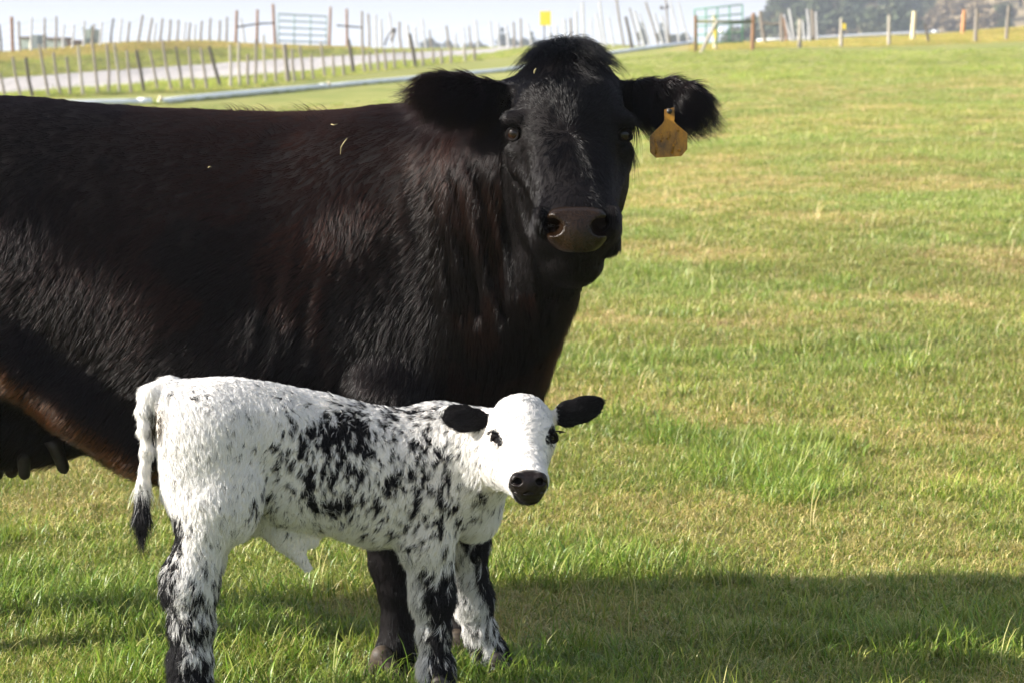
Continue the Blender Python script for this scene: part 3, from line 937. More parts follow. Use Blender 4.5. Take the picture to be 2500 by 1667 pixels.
# ---- ear tag (hangs from the ear: a thing of its own)
m_tag = noisy_mat('grimy_yellow_plastic', (0.38, 0.175, 0.008), (0.07, 0.035, 0.012), scale=34, rough=0.45, bump=0.05, spec=0.4, stretch=(1, 1, 0.6))
tg = MB()
def tagpt(px, py, Y): return P(px, py, Y)
outline = [(1622, 268), (1646, 263), (1647, 285), (1646, 297), (1651, 303), (1678, 326), (1678, 365), (1664, 382), (1601, 386), (1587, 373), (1586, 334), (1617, 303), (1622, 295)]
Yt = 5.315
for dz in (0.0, 0.0035):
    for x, y in outline:
        q = P(x, y, Yt - (y - 265) * 0.00005)
        tg.v.append(q + (0, dz, 0)); tg.c.append((1, 1, 1))
no = len(outline)
tg.f.append(tuple(range(no))[::-1]); tg.f.append(tuple(range(no, 2 * no)))
for i in range(no):
    j = (i + 1) % no
    tg.f.append((i, j, j + no, i + no))
eartag = tg.build('ear_tag', m_tag)
tag(eartag, 'grimy yellow plastic tag hanging from the ear of the black cow', 'ear tag')
m_pin = noisy_mat('black_button', (0.02, 0.02, 0.02), (0.05, 0.045, 0.04), rough=0.5)
mb = MB()
c = P(1634, 272, Yt)
mb.tube([c + (0, -0.006, 0), c + (0, 0.05, 0)], [0.006, 0.006], 12)
mb.build('button', m_pin, eartag, True)
m_ink = noisy_mat('worn_marker_ink', (0.075, 0.038, 0.012), (0.34, 0.155, 0.010), scale=170, rough=0.6)
for st in ([(1599, 340), (1603, 358), (1601, 378)], [(1612, 326), (1618, 340), (1613, 348)], [(1632, 322), (1634, 334), (1629, 342)], [(1650, 340), (1644, 356), (1640, 376)], [(1655, 366), (1662, 369)], [(1652, 312), (1657, 322)]):
    mb = MB(); mb.tube([P(x, y, Yt - (y - 265) * 0.00005 - 0.0003) for x, y in st], [0.0022 + 0.0022 * abs(sin(3.1 * k + st[0][0])) for k in range(len(st))], 8, flat=(np.array([0, 1.0, 0]), 0.25))
    mb.build('faded_mark', m_ink, eartag, True)

# bits of chaff caught in the coat
m_chaff = noisy_mat('dry_chaff', (0.20, 0.17, 0.08), (0.34, 0.29, 0.16), scale=40, rough=0.8)
CPX = 1250 + FPX * CV[:, 0] / CV[:, 1]
zc_ = (CAMH - CV[:, 2]) / CV[:, 1]
CPY = 833.5 + FPX * np.tan(np.arctan(zc_) - PIT)
def on_coat(px, py):
    m = np.hypot(CPX - px, CPY - py) < 9
    q = CV[m]
    return float(q[:, 1].min()) - 0.022
def chaff(name, label, pts, r):
    Y = on_coat(*pts[len(pts) // 2])
    w = [P(x, y, Y - 0.004 * (i % 2)) for i, (x, y) in enumerate(pts)]
    mb = MB(); mb.tube([p - w[0] for p in w], [r * .7] + [r] * (len(w) - 2) + [r * .5], 6)
    o = mb.build(name, m_chaff, None, True, loc=w[0])
    tag(o, label, 'straw', 'chaff caught in the cow\'s coat')
chaff('straw_stalk', 'curved straw stalk hanging on the black cow\'s shoulder', [(848, 338), (840, 348), (833, 360), (831, 378)], 0.0013)
chaff('straw_stalk', 'short pale straw lying on top of the cow\'s withers', [(808, 304), (816, 306), (824, 303)], 0.0016)
chaff('grass_seed', 'white grass seed stuck on the cow\'s forehead near her left-hand ear', [(1308, 168), (1306, 173), (1304, 180)], 0.0024)
chaff('grass_seed', 'tiny pale seed on the middle of the cow\'s dark ribs', [(508, 410), (512, 407), (516, 409)], 0.0017)
# ================================================================== SPECKLED CALF
m_calfhair, nt, b = new_mat('calf_coat_hair')
nt.links.new(attr_node(nt, 'hcol').outputs['Color'], b.inputs['Base Color'])
b.inputs['Roughness'].default_value = 0.45
b.inputs['Specular IOR Level'].default_value = 0.15
m_calfskin, nt, b = new_mat('calf_hide')
nt.links.new(attr_node(nt, 'col').outputs['Color'], b.inputs['Base Color'])
b.inputs['Roughness'].default_value = 0.85
b.inputs['Specular IOR Level'].default_value = 0.05
m_cnose = skin_mat('moist_black_muzzle_skin', (0.004, 0.003, 0.003), (0.012, 0.0085, 0.008), 0.24, 380, 0.5, 0.16)
m_choof = noisy_mat('dark_calf_hoof', (0.02, 0.016, 0.014), (0.07, 0.055, 0.045), scale=40, rough=0.55, bump=0.2, dist=0.003)

calf = empty('calf')
tag(calf, 'small white calf with black speckles and black ears, standing in front of the black cow', 'calf')
f = Field((-0.90, 4.98, -0.02), (0.27, 5.76, 0.80), 0.0042)
E, K, CH = f.ell, f.cone, f.chain
E(P(497, 1040, 5.28), (0.108, 0.098, 0.097), 0.05)
E(P(420, 985, 5.27), (0.048, 0.05, 0.045), 0.05)
E(P(600, 1046, 5.31), (0.14, 0.102, 0.106), 0.06)
E(P(745, 1126, 5.36), (0.185, 0.122, 0.158), 0.06)
E(P(925, 1164, 5.40), (0.17, 0.122, 0.158), 0.06)
E(P(1055, 1140, 5.43), (0.115, 0.110, 0.134), 0.05)
E(P(1130, 1190, 5.45), (0.075, 0.090, 0.105), 0.05)
E(P(1165, 1250, 5.45), (0.045, 0.06, 0.055), 0.05)
K(P(1085, 1085, 5.43), P(1235, 1075, 5.33), 0.088, 0.068, 0.05)
K(P(1130, 1180, 5.42), P(1235, 1140, 5.33), 0.075, 0.045, 0.05)
# hind quarters
for Yo, dx in ((0.0, 0), (0.135, 12)):
    E(P(498 + dx, 1150, 5.225 + Yo), (0.098, 0.062, 0.145), 0.05)
    E(P(572 + dx, 1225, 5.225 + Yo), (0.055, 0.048, 0.085), 0.05)
    CH([(P(512 + dx, 1240, 5.215 + Yo), 0.070), (P(475 + dx, 1375, 5.195 + Yo), 0.044), (P(460 + dx, 1430, 5.19 + Yo), 0.047), (P(463 + dx, 1520, 5.185 + Yo), 0.036),
        (P(460 + dx, 1610, 5.175 + Yo), 0.034), (P(462 + dx, 1690, 5.165 + Yo), 0.037), (P(470 + dx, 1735, 5.155 + Yo), 0.034)], 0.03)
    K(P(430 + dx, 1385, 5.20 + Yo), P(440 + dx, 1440, 5.195 + Yo), 0.022, 0.024, 0.025)
# near fore leg
CH([(P(1050, 1215, 5.375), 0.075), (P(1040, 1310, 5.375), 0.060), (P(1052, 1395, 5.385), 0.040), (P(1058, 1455, 5.39), 0.042), (P(1061, 1535, 5.395), 0.028),
    (P(1066, 1630, 5.40), 0.032), (P(1073, 1672, 5.395), 0.030)], 0.03)
# far fore leg, set wide
CH([(P(1120, 1240, 5.52), 0.07), (P(1132, 1320, 5.54), 0.052), (P(1143, 1400, 5.56), 0.036), (P(1153, 1456, 5.58), 0.040), (P(1172, 1535, 5.60), 0.028),
    (P(1196, 1590, 5.61), 0.031), (P(1212, 1622, 5.60), 0.028)], 0.03)
# navel fold
K(P(650, 1262, 5.34), P(752, 1385, 5.34), 0.034, 0.010, 0.03, (np.array([0, 1.0, 0]), 0.6))
K(P(700, 1298, 5.34), P(766, 1322, 5.345), 0.030, 0.010, 0.03, (np.array([0, 1.0, 0]), 0.6))
# head
E(P(1272, 1036, 5.275), (0.070, 0.080, 0.068), 0.03)
E(P(1277, 1072, 5.235), (0.0655, 0.060, 0.050), 0.03)
K(P(1277, 1075, 5.225), P(1289, 1165, 5.125), 0.058, 0.040, 0.03)
E(P(1224, 1112, 5.285), (0.046, 0.060, 0.058), 0.03)
E(P(1312, 1105, 5.275), (0.027, 0.050, 0.050), 0.03)
K(P(1240, 1145, 5.29), P(1284, 1190, 5.135), 0.042, 0.028, 0.03)
E(P(1290, 1174, 5.100), (0.040, 0.045, 0.032), 0.02)
E(P(1291, 1205, 5.112), (0.026, 0.034, 0.018), 0.012)
for ex, ey, eY in ((1219, 1069, 5.212), (1340, 1066, 5.212)):
    E(P(ex, ey, eY), (0.014, 0.016, 0.013), 0.008, mode='s')
nL2 = nrm(np.array([-0.2, -0.92, 0.05])); nR2 = nrm(np.array([0.35, -0.92, 0.1]))
CH([(P(1196, 1022, 5.29), 0.011), (P(1166, 1024, 5.285), 0.022), (P(1132, 1021, 5.28), 0.029), (P(1102, 1013, 5.285), 0.022), (P(1081, 1004, 5.29), 0.009)], 0.008, (nL2, 0.3))
E(P(1134, 1022, 5.258), (0.036, 0.017, 0.019), 0.006, mode='s')
CH([(P(1352, 1020, 5.30), 0.017), (P(1385, 1010, 5.30), 0.026), (P(1425, 998, 5.305), 0.026), (P(1452, 988, 5.31), 0.017), (P(1466, 980, 5.315), 0.007)], 0.012, (nR2, 0.3))
E(P(1405, 1007, 5.268), (0.032, 0.016, 0.015), 0.008, mode='s')
# tail
CH([(P(405, 955, 5.27), 0.032), (P(368, 966, 5.25), 0.024), (P(352, 1000, 5.235), 0.015), (P(353, 1050, 5.225), 0.012), (P(358, 1100, 5.22), 0.012), (P(350, 1180, 5.215), 0.012), (P(346, 1260, 5.21), 0.014), (P(345, 1310, 5.21), 0.006)], 0.012)
KV, KQ = f.mesh()
del f
KN, KA = vert_normals(KV, KQ)

# ---- coat pattern, in the calf's own space: chance of black hair at a point
def blob(p, px, py, Y, rx, rz, ry=9.0):
    c = P(px, py, Y); s_ = Y / FPX
    q = (p - c) / (rx * s_, ry, rz * s_)
    return np.exp(-(q ** 2).sum(1))
def calf_black(p, seed=0):
    d = 0.0
    d = d + 1.15 * blob(p, 845, 1045, 5.36, 58, 46) + 0.75 * blob(p, 800, 1150, 5.36, 90, 70) + 0.85 * blob(p, 850, 1215, 5.36, 70, 50)
    d = d + 0.46 * blob(p, 900, 1110, 5.38, 190, 130) + 0.6 * blob(p, 1055, 1110, 5.40, 45, 50) + 0.55 * blob(p, 1030, 1130, 5.40, 70, 80)
    d = d + 0.50 * blob(p, 960, 1290, 5.40, 60, 60) + 0.45 * blob(p, 720, 1040, 5.34, 70, 60) + 0.5 * blob(p, 640, 1235, 5.24, 26, 40)
    d = d + 0.7 * blob(p, 980, 998, 5.45, 130, 20) + 0.35 * blob(p, 1090, 1180, 5.42, 60, 110) + 0.3 * blob(p, 1050, 1290, 5.38, 60, 70) + 0.45 * blob(p, 470, 945, 5.3, 60, 14) + 0.6 * blob(p, 1185, 1160, 5.36, 22, 70) + 0.35 * blob(p, 1120, 1230, 5.42, 60, 60)
    d = d + 0.30 * blob(p, 690, 1200, 5.3, 60, 90)
    d = 0.97 * (1 - np.exp(-1.22 * d)) + 0.55 * blob(p, 845, 1042, 5.36, 48, 36) + 0.30 * blob(p, 800, 1215, 5.36, 60, 22)
    z = p[:, 2]
    hind = (p[:, 0] < P(570, 0, 5.2)[0])
    zz = 0.50 - z
    back = sstep(0.02, -0.035, p[:, 0] - (P(430, 0, 5.2)[0] + 0.02 * np.sin(z * 18)))
    legh = hind * (z < 0.47) * (0.95 * back + 0.72 * sstep(0.40, 0.27, z))
    d = d + legh
    fore = (p[:, 0] > P(985, 0, 5.4)[0])
    nearf = fore * (p[:, 1] < 5.455) * (z < 0.45)
    front = sstep(-0.02, 0.02, p[:, 0] - (P(1030, 0, 5.39)[0] + 0.05 * (0.30 - z)))
    d = d + nearf * sstep(0.36, 0.26, z) * (0.15 + 1.15 * front)
    farf = fore * (p[:, 1] >= 5.455) * (z < 0.45)
    cx = P(1150, 0, 5.58)[0] + (0.22 - z) * 0.30
    d = d + farf * (0.25 + 1.0 * sstep(0.012, 0.032, p[:, 0] - cx) + 0.5 * sstep(0.16, 0.06, z))
    # head : white, black ears and eye rims
    hd = (p[:, 0] > P(1172, 0, 5.25)[0]) & (p[:, 2] > P(1200, 1235, 5.15)[2]) & (p[:, 1] < 5.37)
    d = np.where(hd, 0.0, d)
    for px_, ey in ((1218, 1068), (1342, 1064)):
        c = P(px_, ey, 5.215)
        w = p - c; sg = 1 if px_ < 1280 else -1
        q = np.stack([(w[:, 0] * 0.82 + sg * w[:, 2] * 0.57) / 0.0115, w[:, 1] / 0.05, (-sg * w[:, 0] * 0.57 + w[:, 2] * 0.82) / 0.0225], 1)
        d = d + 3.0 * ((q ** 2).sum(1) < 1)
    muz = (p - P(1290, 1186, 5.08)) / (0.047, 0.05, 0.036)
    d = d + 3.0 * ((muz ** 2).sum(1) < 1) + 3.0 * ((p[:, 2] < P(1290, 1196, 5.1)[2]) & (p[:, 2] > P(1290, 1240, 5.1)[2]) & (np.abs(p[:, 0] - P(1291, 0, 5.1)[0]) < 0.036) & (p[:, 1] < 5.135))
    ears = (((((p - P(1136, 1020, 5.285)) / (0.0585, 0.030, 0.0345)) ** 2).sum(1) < 1) & (p[:, 0] < P(1191, 0, 5.28)[0])) | (p[:, 0] > P(1360, 0, 5.30)[0])
    d = d + 3.0 * ears
    tail = (p[:, 0] < P(372, 0, 5.22)[0]) & (p[:, 2] < P(345, 1195, 5.21)[2])
    d = d + 1.3 * tail
    return d, hd, ears
def calf_isblack(p, jitter=False):
    d, hd, ears = calf_black(p)
    q = p * (1.0, 1.0, 0.55)                       # flecks drawn out down the lie of the hair
    q = q + 0.006 * (np.stack([vnoise(p, 60, 71), vnoise(p, 60, 72), vnoise(p, 60, 73)], 1) - 0.5)
    n = 0.76 * vnoise(q, 136, 41) + 0.24 * vnoise(q, 56, 44)
    n = np.clip((n - 0.5) * 2.3 + 0.56, 0.02, 1.3)
    if jitter: n = n + rng.normal(0, 0.11, len(p)) * (d < 2)
    return n < np.maximum(d - 0.05, 0) * 0.92, d, hd, ears
kb, kd, _, kears = calf_isblack(KV)
white_skin = np.array([0.62, 0.58, 0.54]); black_skin = np.array([0.004, 0.0035, 0.004])
kc = np.where(kb[:, None], black_skin, white_skin)
mesh_obj('body', KV, KQ, m_calfskin, calf, cols=kc)

# ---- muzzle
nf = Field(P(1290, 1180, 5.10) - (0.07, 0.08, 0.065), P(1290, 1180, 5.10) + (0.07, 0.07, 0.06), 0.0011)
nf.ell(P(1290, 1173, 5.097), (0.0405, 0.047, 0.0315), 0.012)
nf.ell(P(1290, 1190, 5.098), (0.037, 0.044, 0.022), 0.012)
nf.ell(P(1291, 1206, 5.108), (0.0275, 0.037, 0.0185), 0.006)
nf.chain([(P(1252, 1199, 5.075), .0018), (P(1290, 1203, 5.052), .0018), (P(1330, 1199, 5.075), .0018)], 0.004, mode='s')
for sx, cx in ((1, 1264), (-1, 1319)):
    nf.ell(P(cx - 1 * sx, 1171, 5.065), (0.0150, 0.013, 0.0165), 0.010)
    nf.ell(P(cx + 1 * sx, 1177, 5.045), (0.0088, 0.028, 0.0072), 0.004, mode='s')
    nf.cone(P(cx - 8 * sx, 1161, 5.045), P(cx - 2 * sx, 1174, 5.05), 0.0028, 0.0070, 0.004, mode='s')
    nf.cone(P(cx - 12 * sx, 1178, 5.06), P(cx - 2 * sx, 1179, 5.05), 0.0026, 0.0060, 0.004, mode='s')
A = nf.D
ax = [(nf.lo[i] + nf.h * np.arange(nf.n[i])).astype(np.float32) for i in range(3)]
top = P(1290, 1146, 5.06)[2]
d = (ax[2][None, None, :] - np.float32(top)) + 0 * ax[0][:, None, None] + 0.35 * (ax[1][None, :, None] - np.float32(5.07))
d = np.maximum(d, (ax[1][None, :, None] - np.float32(5.125)) + 0 * d)
hh = np.maximum(0.008 - np.abs(A - d), 0) / 0.008
nf.D = (np.maximum(A, d) + hh * hh * 0.002).astype(np.float32)
V, Q = nf.mesh()
mesh_obj('muzzle_pad', V, Q, m_cnose, calf)
# ---- eyes
ceL, ceR = P(1219, 1069, 5.222), P(1341, 1066, 5.222)
cgL, cgR = nrm(np.array([-0.62, -0.78, 0])), nrm(np.array([0.75, -0.66, 0]))
sphere(ceL, 0.0128, cgL + np.array([0.3, -0.1, 0]), 0.95, 'eye', calf, iris=(0.022, 0.011, 0.008), white=(0.05, 0.035, 0.03))
sphere(ceR, 0.0128, cgR + np.array([-0.2, -0.2, 0]), 0.95, 'eye', calf, iris=(0.022, 0.011, 0.008), white=(0.05, 0.035, 0.03))
lids('eyelid', ceL, 0.0115, 0.0105, -0.6, calf, m_lid_black, 0.0105, 0.0036, gaze=cgL)
lids('eyelid', ceR, 0.0115, 0.0105, 0.6, calf, m_lid_black, 0.0105, 0.0036, gaze=cgR)
lashes('eyelash', ceL + np.array([-0.004, 0, 0.006]), cgL, 30, 0.016, calf, m_cowhair, base, 0.012, 0.010)
lashes('eyelash', ceR + np.array([0.004, 0, 0.006]), cgR, 30, 0.015, calf, m_cowhair, base, 0.012, 0.010)
# ---- hooves
for px, Y, fw in ((478, 5.15, (1, 0.1, 0)), (490, 5.285, (1, 0.1, 0)), (1080, 5.385, (1, -0.2, 0)), (1222, 5.595, (1, -0.25, 0))):
    c = P(px, 1640, Y); c[2] = 0.0
    hoof(c, fw, 0.037, 0.05, calf, m_choof)

# ---- coat
fc = KV[KQ].mean(1); fN = nrm(KN[KQ].sum(1))
vis = (fN * nrm(np.array([0, 0, CAMH]) - fc)).sum(1)
dens = np.where(vis > -0.3, 1.0, 0.2)
_, fhd, fears = calf_black(fc)
dens *= np.where(fhd, 1.8, np.where(fears, 1.5, 1.0))
mz = (fc - P(1290, 1186, 5.07)) / (0.046, 0.05, 0.040)
dens *= np.where((mz ** 2).sum(1) < 1, 0, 1)
for e in (ceL, ceR):
    dens *= np.where(np.linalg.norm(fc - e, axis=1) < 0.0155, 0, 1)
NH = 170000
R, N = sample_surface(KV, KQ, KN, KA, dens, NH)
isb, d, hd, ears = calf_isblack(R, True)
top = sstep(0.55, 0.95, N[:, 2])[:, None]
T = (1 - top) * np.array([-0.38, 0, -0.9]) + top * np.array([-1.0, -0.3, -0.15])
thigh = sstep(P(620, 0, 5.2)[0], P(520, 0, 5.2)[0], R[:, 0])[:, None]
T = T * (1 - thigh) + np.array([0.10, 0, -1.0]) * thigh
T += (vnoise(R, 7, 61)[:, None] - 0.5) * np.array([1.2, 0, 0.5]) + (vnoise(R, 16, 62)[:, None] - 0.5) * np.array([0.9, 0, 0.3])
leg = (R[:, 2] < 0.36) & (~ears)
T = np.where(leg[:, None], np.array([-0.15, 0, -1.0]) + (vnoise(R, 24, 63)[:, None] - 0.5) * np.array([1.4, 0, 0]), T)
W2 = P(1277, 1084, 5.17)
rad = R - W2; rad[:, 1] *= 0.4
Th = nrm(rad)
Th = np.where((R[:, 2] < W2[2])[:, None], nrm(Th + np.array([0, 0, -0.5])), Th)
T[hd] = Th[hd]
el = ears & (R[:, 0] < 0)
T[el] = (-1, 0, -0.1); T[ears & (R[:, 0] > 0.05)] = (1, 0, 0.25)
tl = (R[:, 0] < P(374, 0, 5.23)[0])
T[tl] = (0, 0, -1)
L = 0.012 + 0.008 * rng.random(NH)
L = np.where(leg, 0.017 + 0.010 * rng.random(NH), L)
fringe = leg & (N[:, 0] < -0.4)
L = np.where(fringe, L * 1.3, L)
L[hd] = 0.009 + 0.005 * rng.random(hd.sum())
L[ears] = 0.008 + 0.006 * rng.random(ears.sum())
sw = tl & (R[:, 2] < P(345, 1180, 5.21)[2])
L[sw] = 0.028 + 0.022 * rng.random(sw.sum())
chest = (R[:, 0] > P(1140, 0, 5.4)[0]) & (R[:, 2] < 0.52) & (R[:, 2] > 0.36)
L[chest] *= 1.3
flap = (R[:, 2] < P(750, 1300, 5.34)[2]) & (R[:, 0] > P(620, 0, 5.34)[0]) & (R[:, 0] < P(800, 0, 5.34)[0])
L[flap] = 0.009
lift = np.where(hd, 0.16, np.where(ears, 0.3, np.where(tl, 0.16, 0.38)))
white = np.where(hd, 0.84, 1.0)[:, None] * np.array([0.80, 0.79, 0.775]) * (0.86 + 0.14 * rng.random(NH))[:, None]
black = np.array([0.004, 0.0035, 0.005]) * (0.6 + 0.8 * rng.random(NH))[:, None]
cols = np.where(isb[:, None], black, white)
# soiled patch under the tail head and yellowish belly hair
dirty = 2.6 * blob(R, 386, 1022, 5.25, 22, 44, 0.09) + 0.6 * blob(R, 352, 1150, 5.21, 12, 60, 0.05)
dc = np.array([0.042, 0.029, 0.014])
dw = np.clip(dirty * (0.3 + fbm(R, 60, 3)), 0, 1)[:, None]
cols = np.where(isb[:, None], cols, cols * (1 - dw) + dc * dw)
make_hair('coat', R, T, L, N, m_calfhair, cols, calf, lift=lift, clump=np.where(hd, 0.45, 0.55)[:, None, None], cell=0.009, jit=0.20, cjit=0.34, r0=np.where(hd | ears, 0.00036, 0.00046), seg=5, droop=0.10, curl=0.10)
# ================================================================== HAZE
mb = MB(); mb.box((-2600, -120, -8), (2600, 3400, 30))
hz = mb.build('haze', None)
m_haze = bpy.data.materials.new('thin_summer_haze'); m_haze.use_nodes = True
nt = m_haze.node_tree
for x in list(nt.nodes):
    if x.type != 'OUTPUT_MATERIAL': nt.nodes.remove(x)
pv = nt.nodes.new('ShaderNodeVolumePrincipled')
pv.inputs['Color'].default_value = (0.66, 0.72, 0.82, 1)
pv.inputs['Density'].default_value = 0.00058
nt.links.new(pv.outputs[0], next(x for x in nt.nodes if x.type == 'OUTPUT_MATERIAL').inputs['Volume'])
hz.data.materials.append(m_haze)
tag(hz, 'pale summer haze over the pasture and hill', kind='stuff')
# ================================================================== ROADSIDE THINGS
m_wood_grey = noisy_mat('weathered_grey_wood', (0.15, 0.128, 0.105), (0.27, 0.236, 0.20), scale=12, rough=0.9, bump=0.4, stretch=(3, 3, 0.6))
m_wood_dark = noisy_mat('dark_weathered_wood', (0.05, 0.042, 0.034), (0.13, 0.11, 0.088), scale=12, rough=0.9, bump=0.4, stretch=(3, 3, 0.6))
m_wood_pale = noisy_mat('pale_bleached_wood', (0.25, 0.225, 0.19), (0.38, 0.345, 0.29), scale=10, rough=0.85, bump=0.3, stretch=(3, 3, 0.6))
m_wood_silver = noisy_mat('silvery_stakes', (0.34, 0.34, 0.35), (0.47, 0.47, 0.475), scale=10, rough=0.8, bump=0.2, stretch=(3, 3, 0.6))
m_wood_cream = noisy_mat('fresh_cream_wood', (0.48, 0.41, 0.27), (0.62, 0.54, 0.37), scale=8, rough=0.8, bump=0.2, stretch=(3, 3, 0.6))
m_rust = noisy_mat('rusty_brown_steel', (0.13, 0.065, 0.034), (0.28, 0.16, 0.085), scale=9, rough=0.85, bump=0.3)
m_orange = noisy_mat('orange_painted_wood', (0.36, 0.17, 0.07), (0.50, 0.26, 0.12), scale=9, rough=0.85, bump=0.2)
m_wire = noisy_mat('galvanised_wire', (0.22, 0.22, 0.22), (0.35, 0.35, 0.34), rough=0.5, metallic=0.6, bump=0)
m_pipe = noisy_mat('white_irrigation_pipe_plastic', (0.74, 0.765, 0.79), (0.83, 0.845, 0.86), scale=1.5, rough=0.4, bump=0.02, spec=0.5)
m_green = noisy_mat('dull_green_gate_paint', (0.05, 0.17, 0.10), (0.09, 0.26, 0.155), scale=6, rough=0.5, bump=0.05)
m_ltgreen = noisy_mat('faded_pale_green_gate_paint', (0.17, 0.25, 0.24), (0.26, 0.35, 0.33), scale=6, rough=0.5, bump=0.05)
m_yellow = noisy_mat('sun_faded_yellow_sign_paint', (0.78, 0.56, 0.03), (0.86, 0.66, 0.06), scale=3, rough=0.5, bump=0.02)

def post_mesh(pts, r, mat, parent=None, name='post', n=6):
    mb = MB()
    m = len(pts)
    mb.tube(pts, [r * (1.05 - 0.2 * i / (m - 1)) * (0.92 + 0.16 * rng.random()) for i in range(m)], n)
    return mb.build(name, mat, parent, False)
def post(pxb, Y, pxt, hpx, rpx, mat, parent, name='post', bend=0.03):
    b0 = at(pxb, Y, -0.08)
    s_ = Y / FPX
    h_ = hpx * s_
    t = b0 + np.array([(pxt - pxb) * s_, (rng.random() - .5) * 0.2, h_ + 0.08])
    mid = (b0 + t) / 2 + np.array([(rng.random() - .5) * 2 * bend * h_, 0, 0])
    post_mesh([b0, mid, t], rpx * s_, mat, parent, name)
    return b0, t
def fence(name, label, group, spec, mats, wires=4, wr=0.0038):
    f = empty(name, at(spec[len(spec) // 2][0], spec[len(spec) // 2][1]))
    f_inv = Vector(f.location)
    tag(f, label, 'fence', group)
    prev = None; tops = []
    for pxb, Y, pxt, hpx, rpx, mi in spec:
        o0, t0 = post(pxb, Y, pxt, hpx, rpx, mats[mi], None)
        tops.append((o0, t0))
    for o in [o for o in COL.objects if o.name.split('.')[0] == 'post' and o.parent is None and 'done' not in o.keys()]:
        o['done'] = 1
        o.parent = f
        o.location = -f_inv
    for k in range(wires):
        q = 0.30 + 0.6 * k / max(wires - 1, 1)
        pts = [a + (b_ - a) * q for a, b_ in tops]
        mb = MB(); mb.tube(pts, [wr] * len(pts), 4, cap=False)
        o = mb.build('wire', m_wire, f, False); o.location = -f_inv
    return f

# fence on the pasture side of the road (photo columns of foot and head, height)
c1s = 640 / 2352
def c1(x): return x * c1s
nf_spec = []
A1 = [(0, 640, 40, 880, 0), (110, 530, 190, 900, 0), (235, 545, 290, 905, 1), (355, 440, 435, 910, 0), (480, 500, 545, 895, 0), (600, 530, 625, 880, 0), (705, 440, 740, 890, 2),
      (825, 400, 875, 880, 0), (955, 420, 965, 870, 0), (1030, 430, 1065, 880, 2), (1135, 490, 1175, 870, 0), (1225, 490, 1290, 865, 1), (1340, 490, 1415, 860, 0), (1455, 390, 1540, 840, 0),
      (1580, 410, 1635, 800, 0), (1690, 420, 1740, 800, 0), (1800, 440, 1855, 810, 0), (1880, 430, 1985, 800, 1), (2060, 400, 2065, 780, 2), (2145, 400, 2150, 800, 2), (2225, 440, 2225, 720, 0), (2300, 380, 2285, 780, 0)]
for xt, yt, xb, yb, mi in A1:
    nf_spec.append((c1(xb), None, c1(xt), (yb - yt) * c1s, 3.6 if mi != 1 else 4.6, mi))
A2 = [(385, 350, 400, 790, 2), (480, 430, 490, 760, 0), (570, 400, 600, 740, 3), (635, 350, 660, 640, 0), (705, 400, 735, 710, 0), (810, 440, 830, 660, 0), (890, 370, 930, 690, 0), (1000, 480, 1010, 680, 0),
      (1090, 460, 1100, 650, 0), (1140, 350, 1190, 660, 1), (1270, 430, 1290, 680, 0), (1330, 460, 1350, 640, 0), (1390, 440, 1410, 640, 0), (1460, 450, 1480, 640, 0), (1545, 440, 1560, 620, 0),
      (1640, 440, 1655, 600, 0), (1690, 300, 1745, 595, 1), (1800, 455, 1810, 600, 0), (1900, 450, 1912, 590, 0), (1970, 450, 1985, 585, 0), (2060, 440, 2065, 590, 0), (2180, 420, 2190, 580, 2), (2270, 440, 2280, 560, 0)]
for xt, yt, xb, yb, mi in A2:
    nf_spec.append((540 + c1(xb), None, 540 + c1(xt), (yb - yt) * c1s, 3.4 if mi not in (1, 3) else (4.6 if mi == 1 else 6.0), min(mi, 2) if mi != 3 else 0))
nf_spec = [(a, interp(NEARF, a), c, d, e, g) for a, _, c, d, e, g in nf_spec]
fence('stake_fence', 'long fence of thin leaning grey stakes on the near side of the road', None, nf_spec, [m_wood_grey, m_wood_dark, m_wood_pale])

# fence along the top of the bank
A3 = [(0, 210, 10, 470, 1), (108, 170, 115, 490, 3), (172, 195, 185, 470, 0), (292, 180, 280, 480, 2), (408, 160, 400, 450, 0), (515, 185, 495, 480, 0), (575, 230, 570, 450, 2), (668, 240, 650, 450, 2), (765, 160, 745, 400, 2),
      (845, 200, 820, 400, 0), (915, 210, 895, 420, 2), (1025, 185, 990, 420, 1), (1095, 180, 1065, 410, 2), (1170, 210, 1140, 400, 0), (1285, 150, 1235, 400, 0), (1370, 165, 1325, 390, 0), (1400, 200, 1370, 380, 2),
      (1465, 180, 1430, 400, 0), (1535, 185, 1510, 390, 0), (1605, 180, 1585, 380, 0), (1665, 190, 1650, 370, 2), (1710, 205, 1690, 380, 0), (1755, 210, 1740, 370, 2), (1815, 190, 1800, 380, 0), (1895, 165, 1880, 380, 0),
      (1975, 185, 1960, 380, 0), (2040, 160, 2030, 390, 0), (2165, 160, 2195, 390, 2)]
sp = []
for xt, yt, xb, yb, mi in A3:
    px = c1(xb)
    sp.append((px, interp(BANK, px), c1(xt), (yb - yt) * c1s, 2.9 if mi != 3 else 4.4, {0: 0, 1: 1, 2: 2, 3: 3}[mi]))
fence('bank_fence', 'fence of upright grey stakes on the dry grass bank above the road', None, sp, [m_wood_grey, m_wood_dark, m_wood_silver, m_rust])

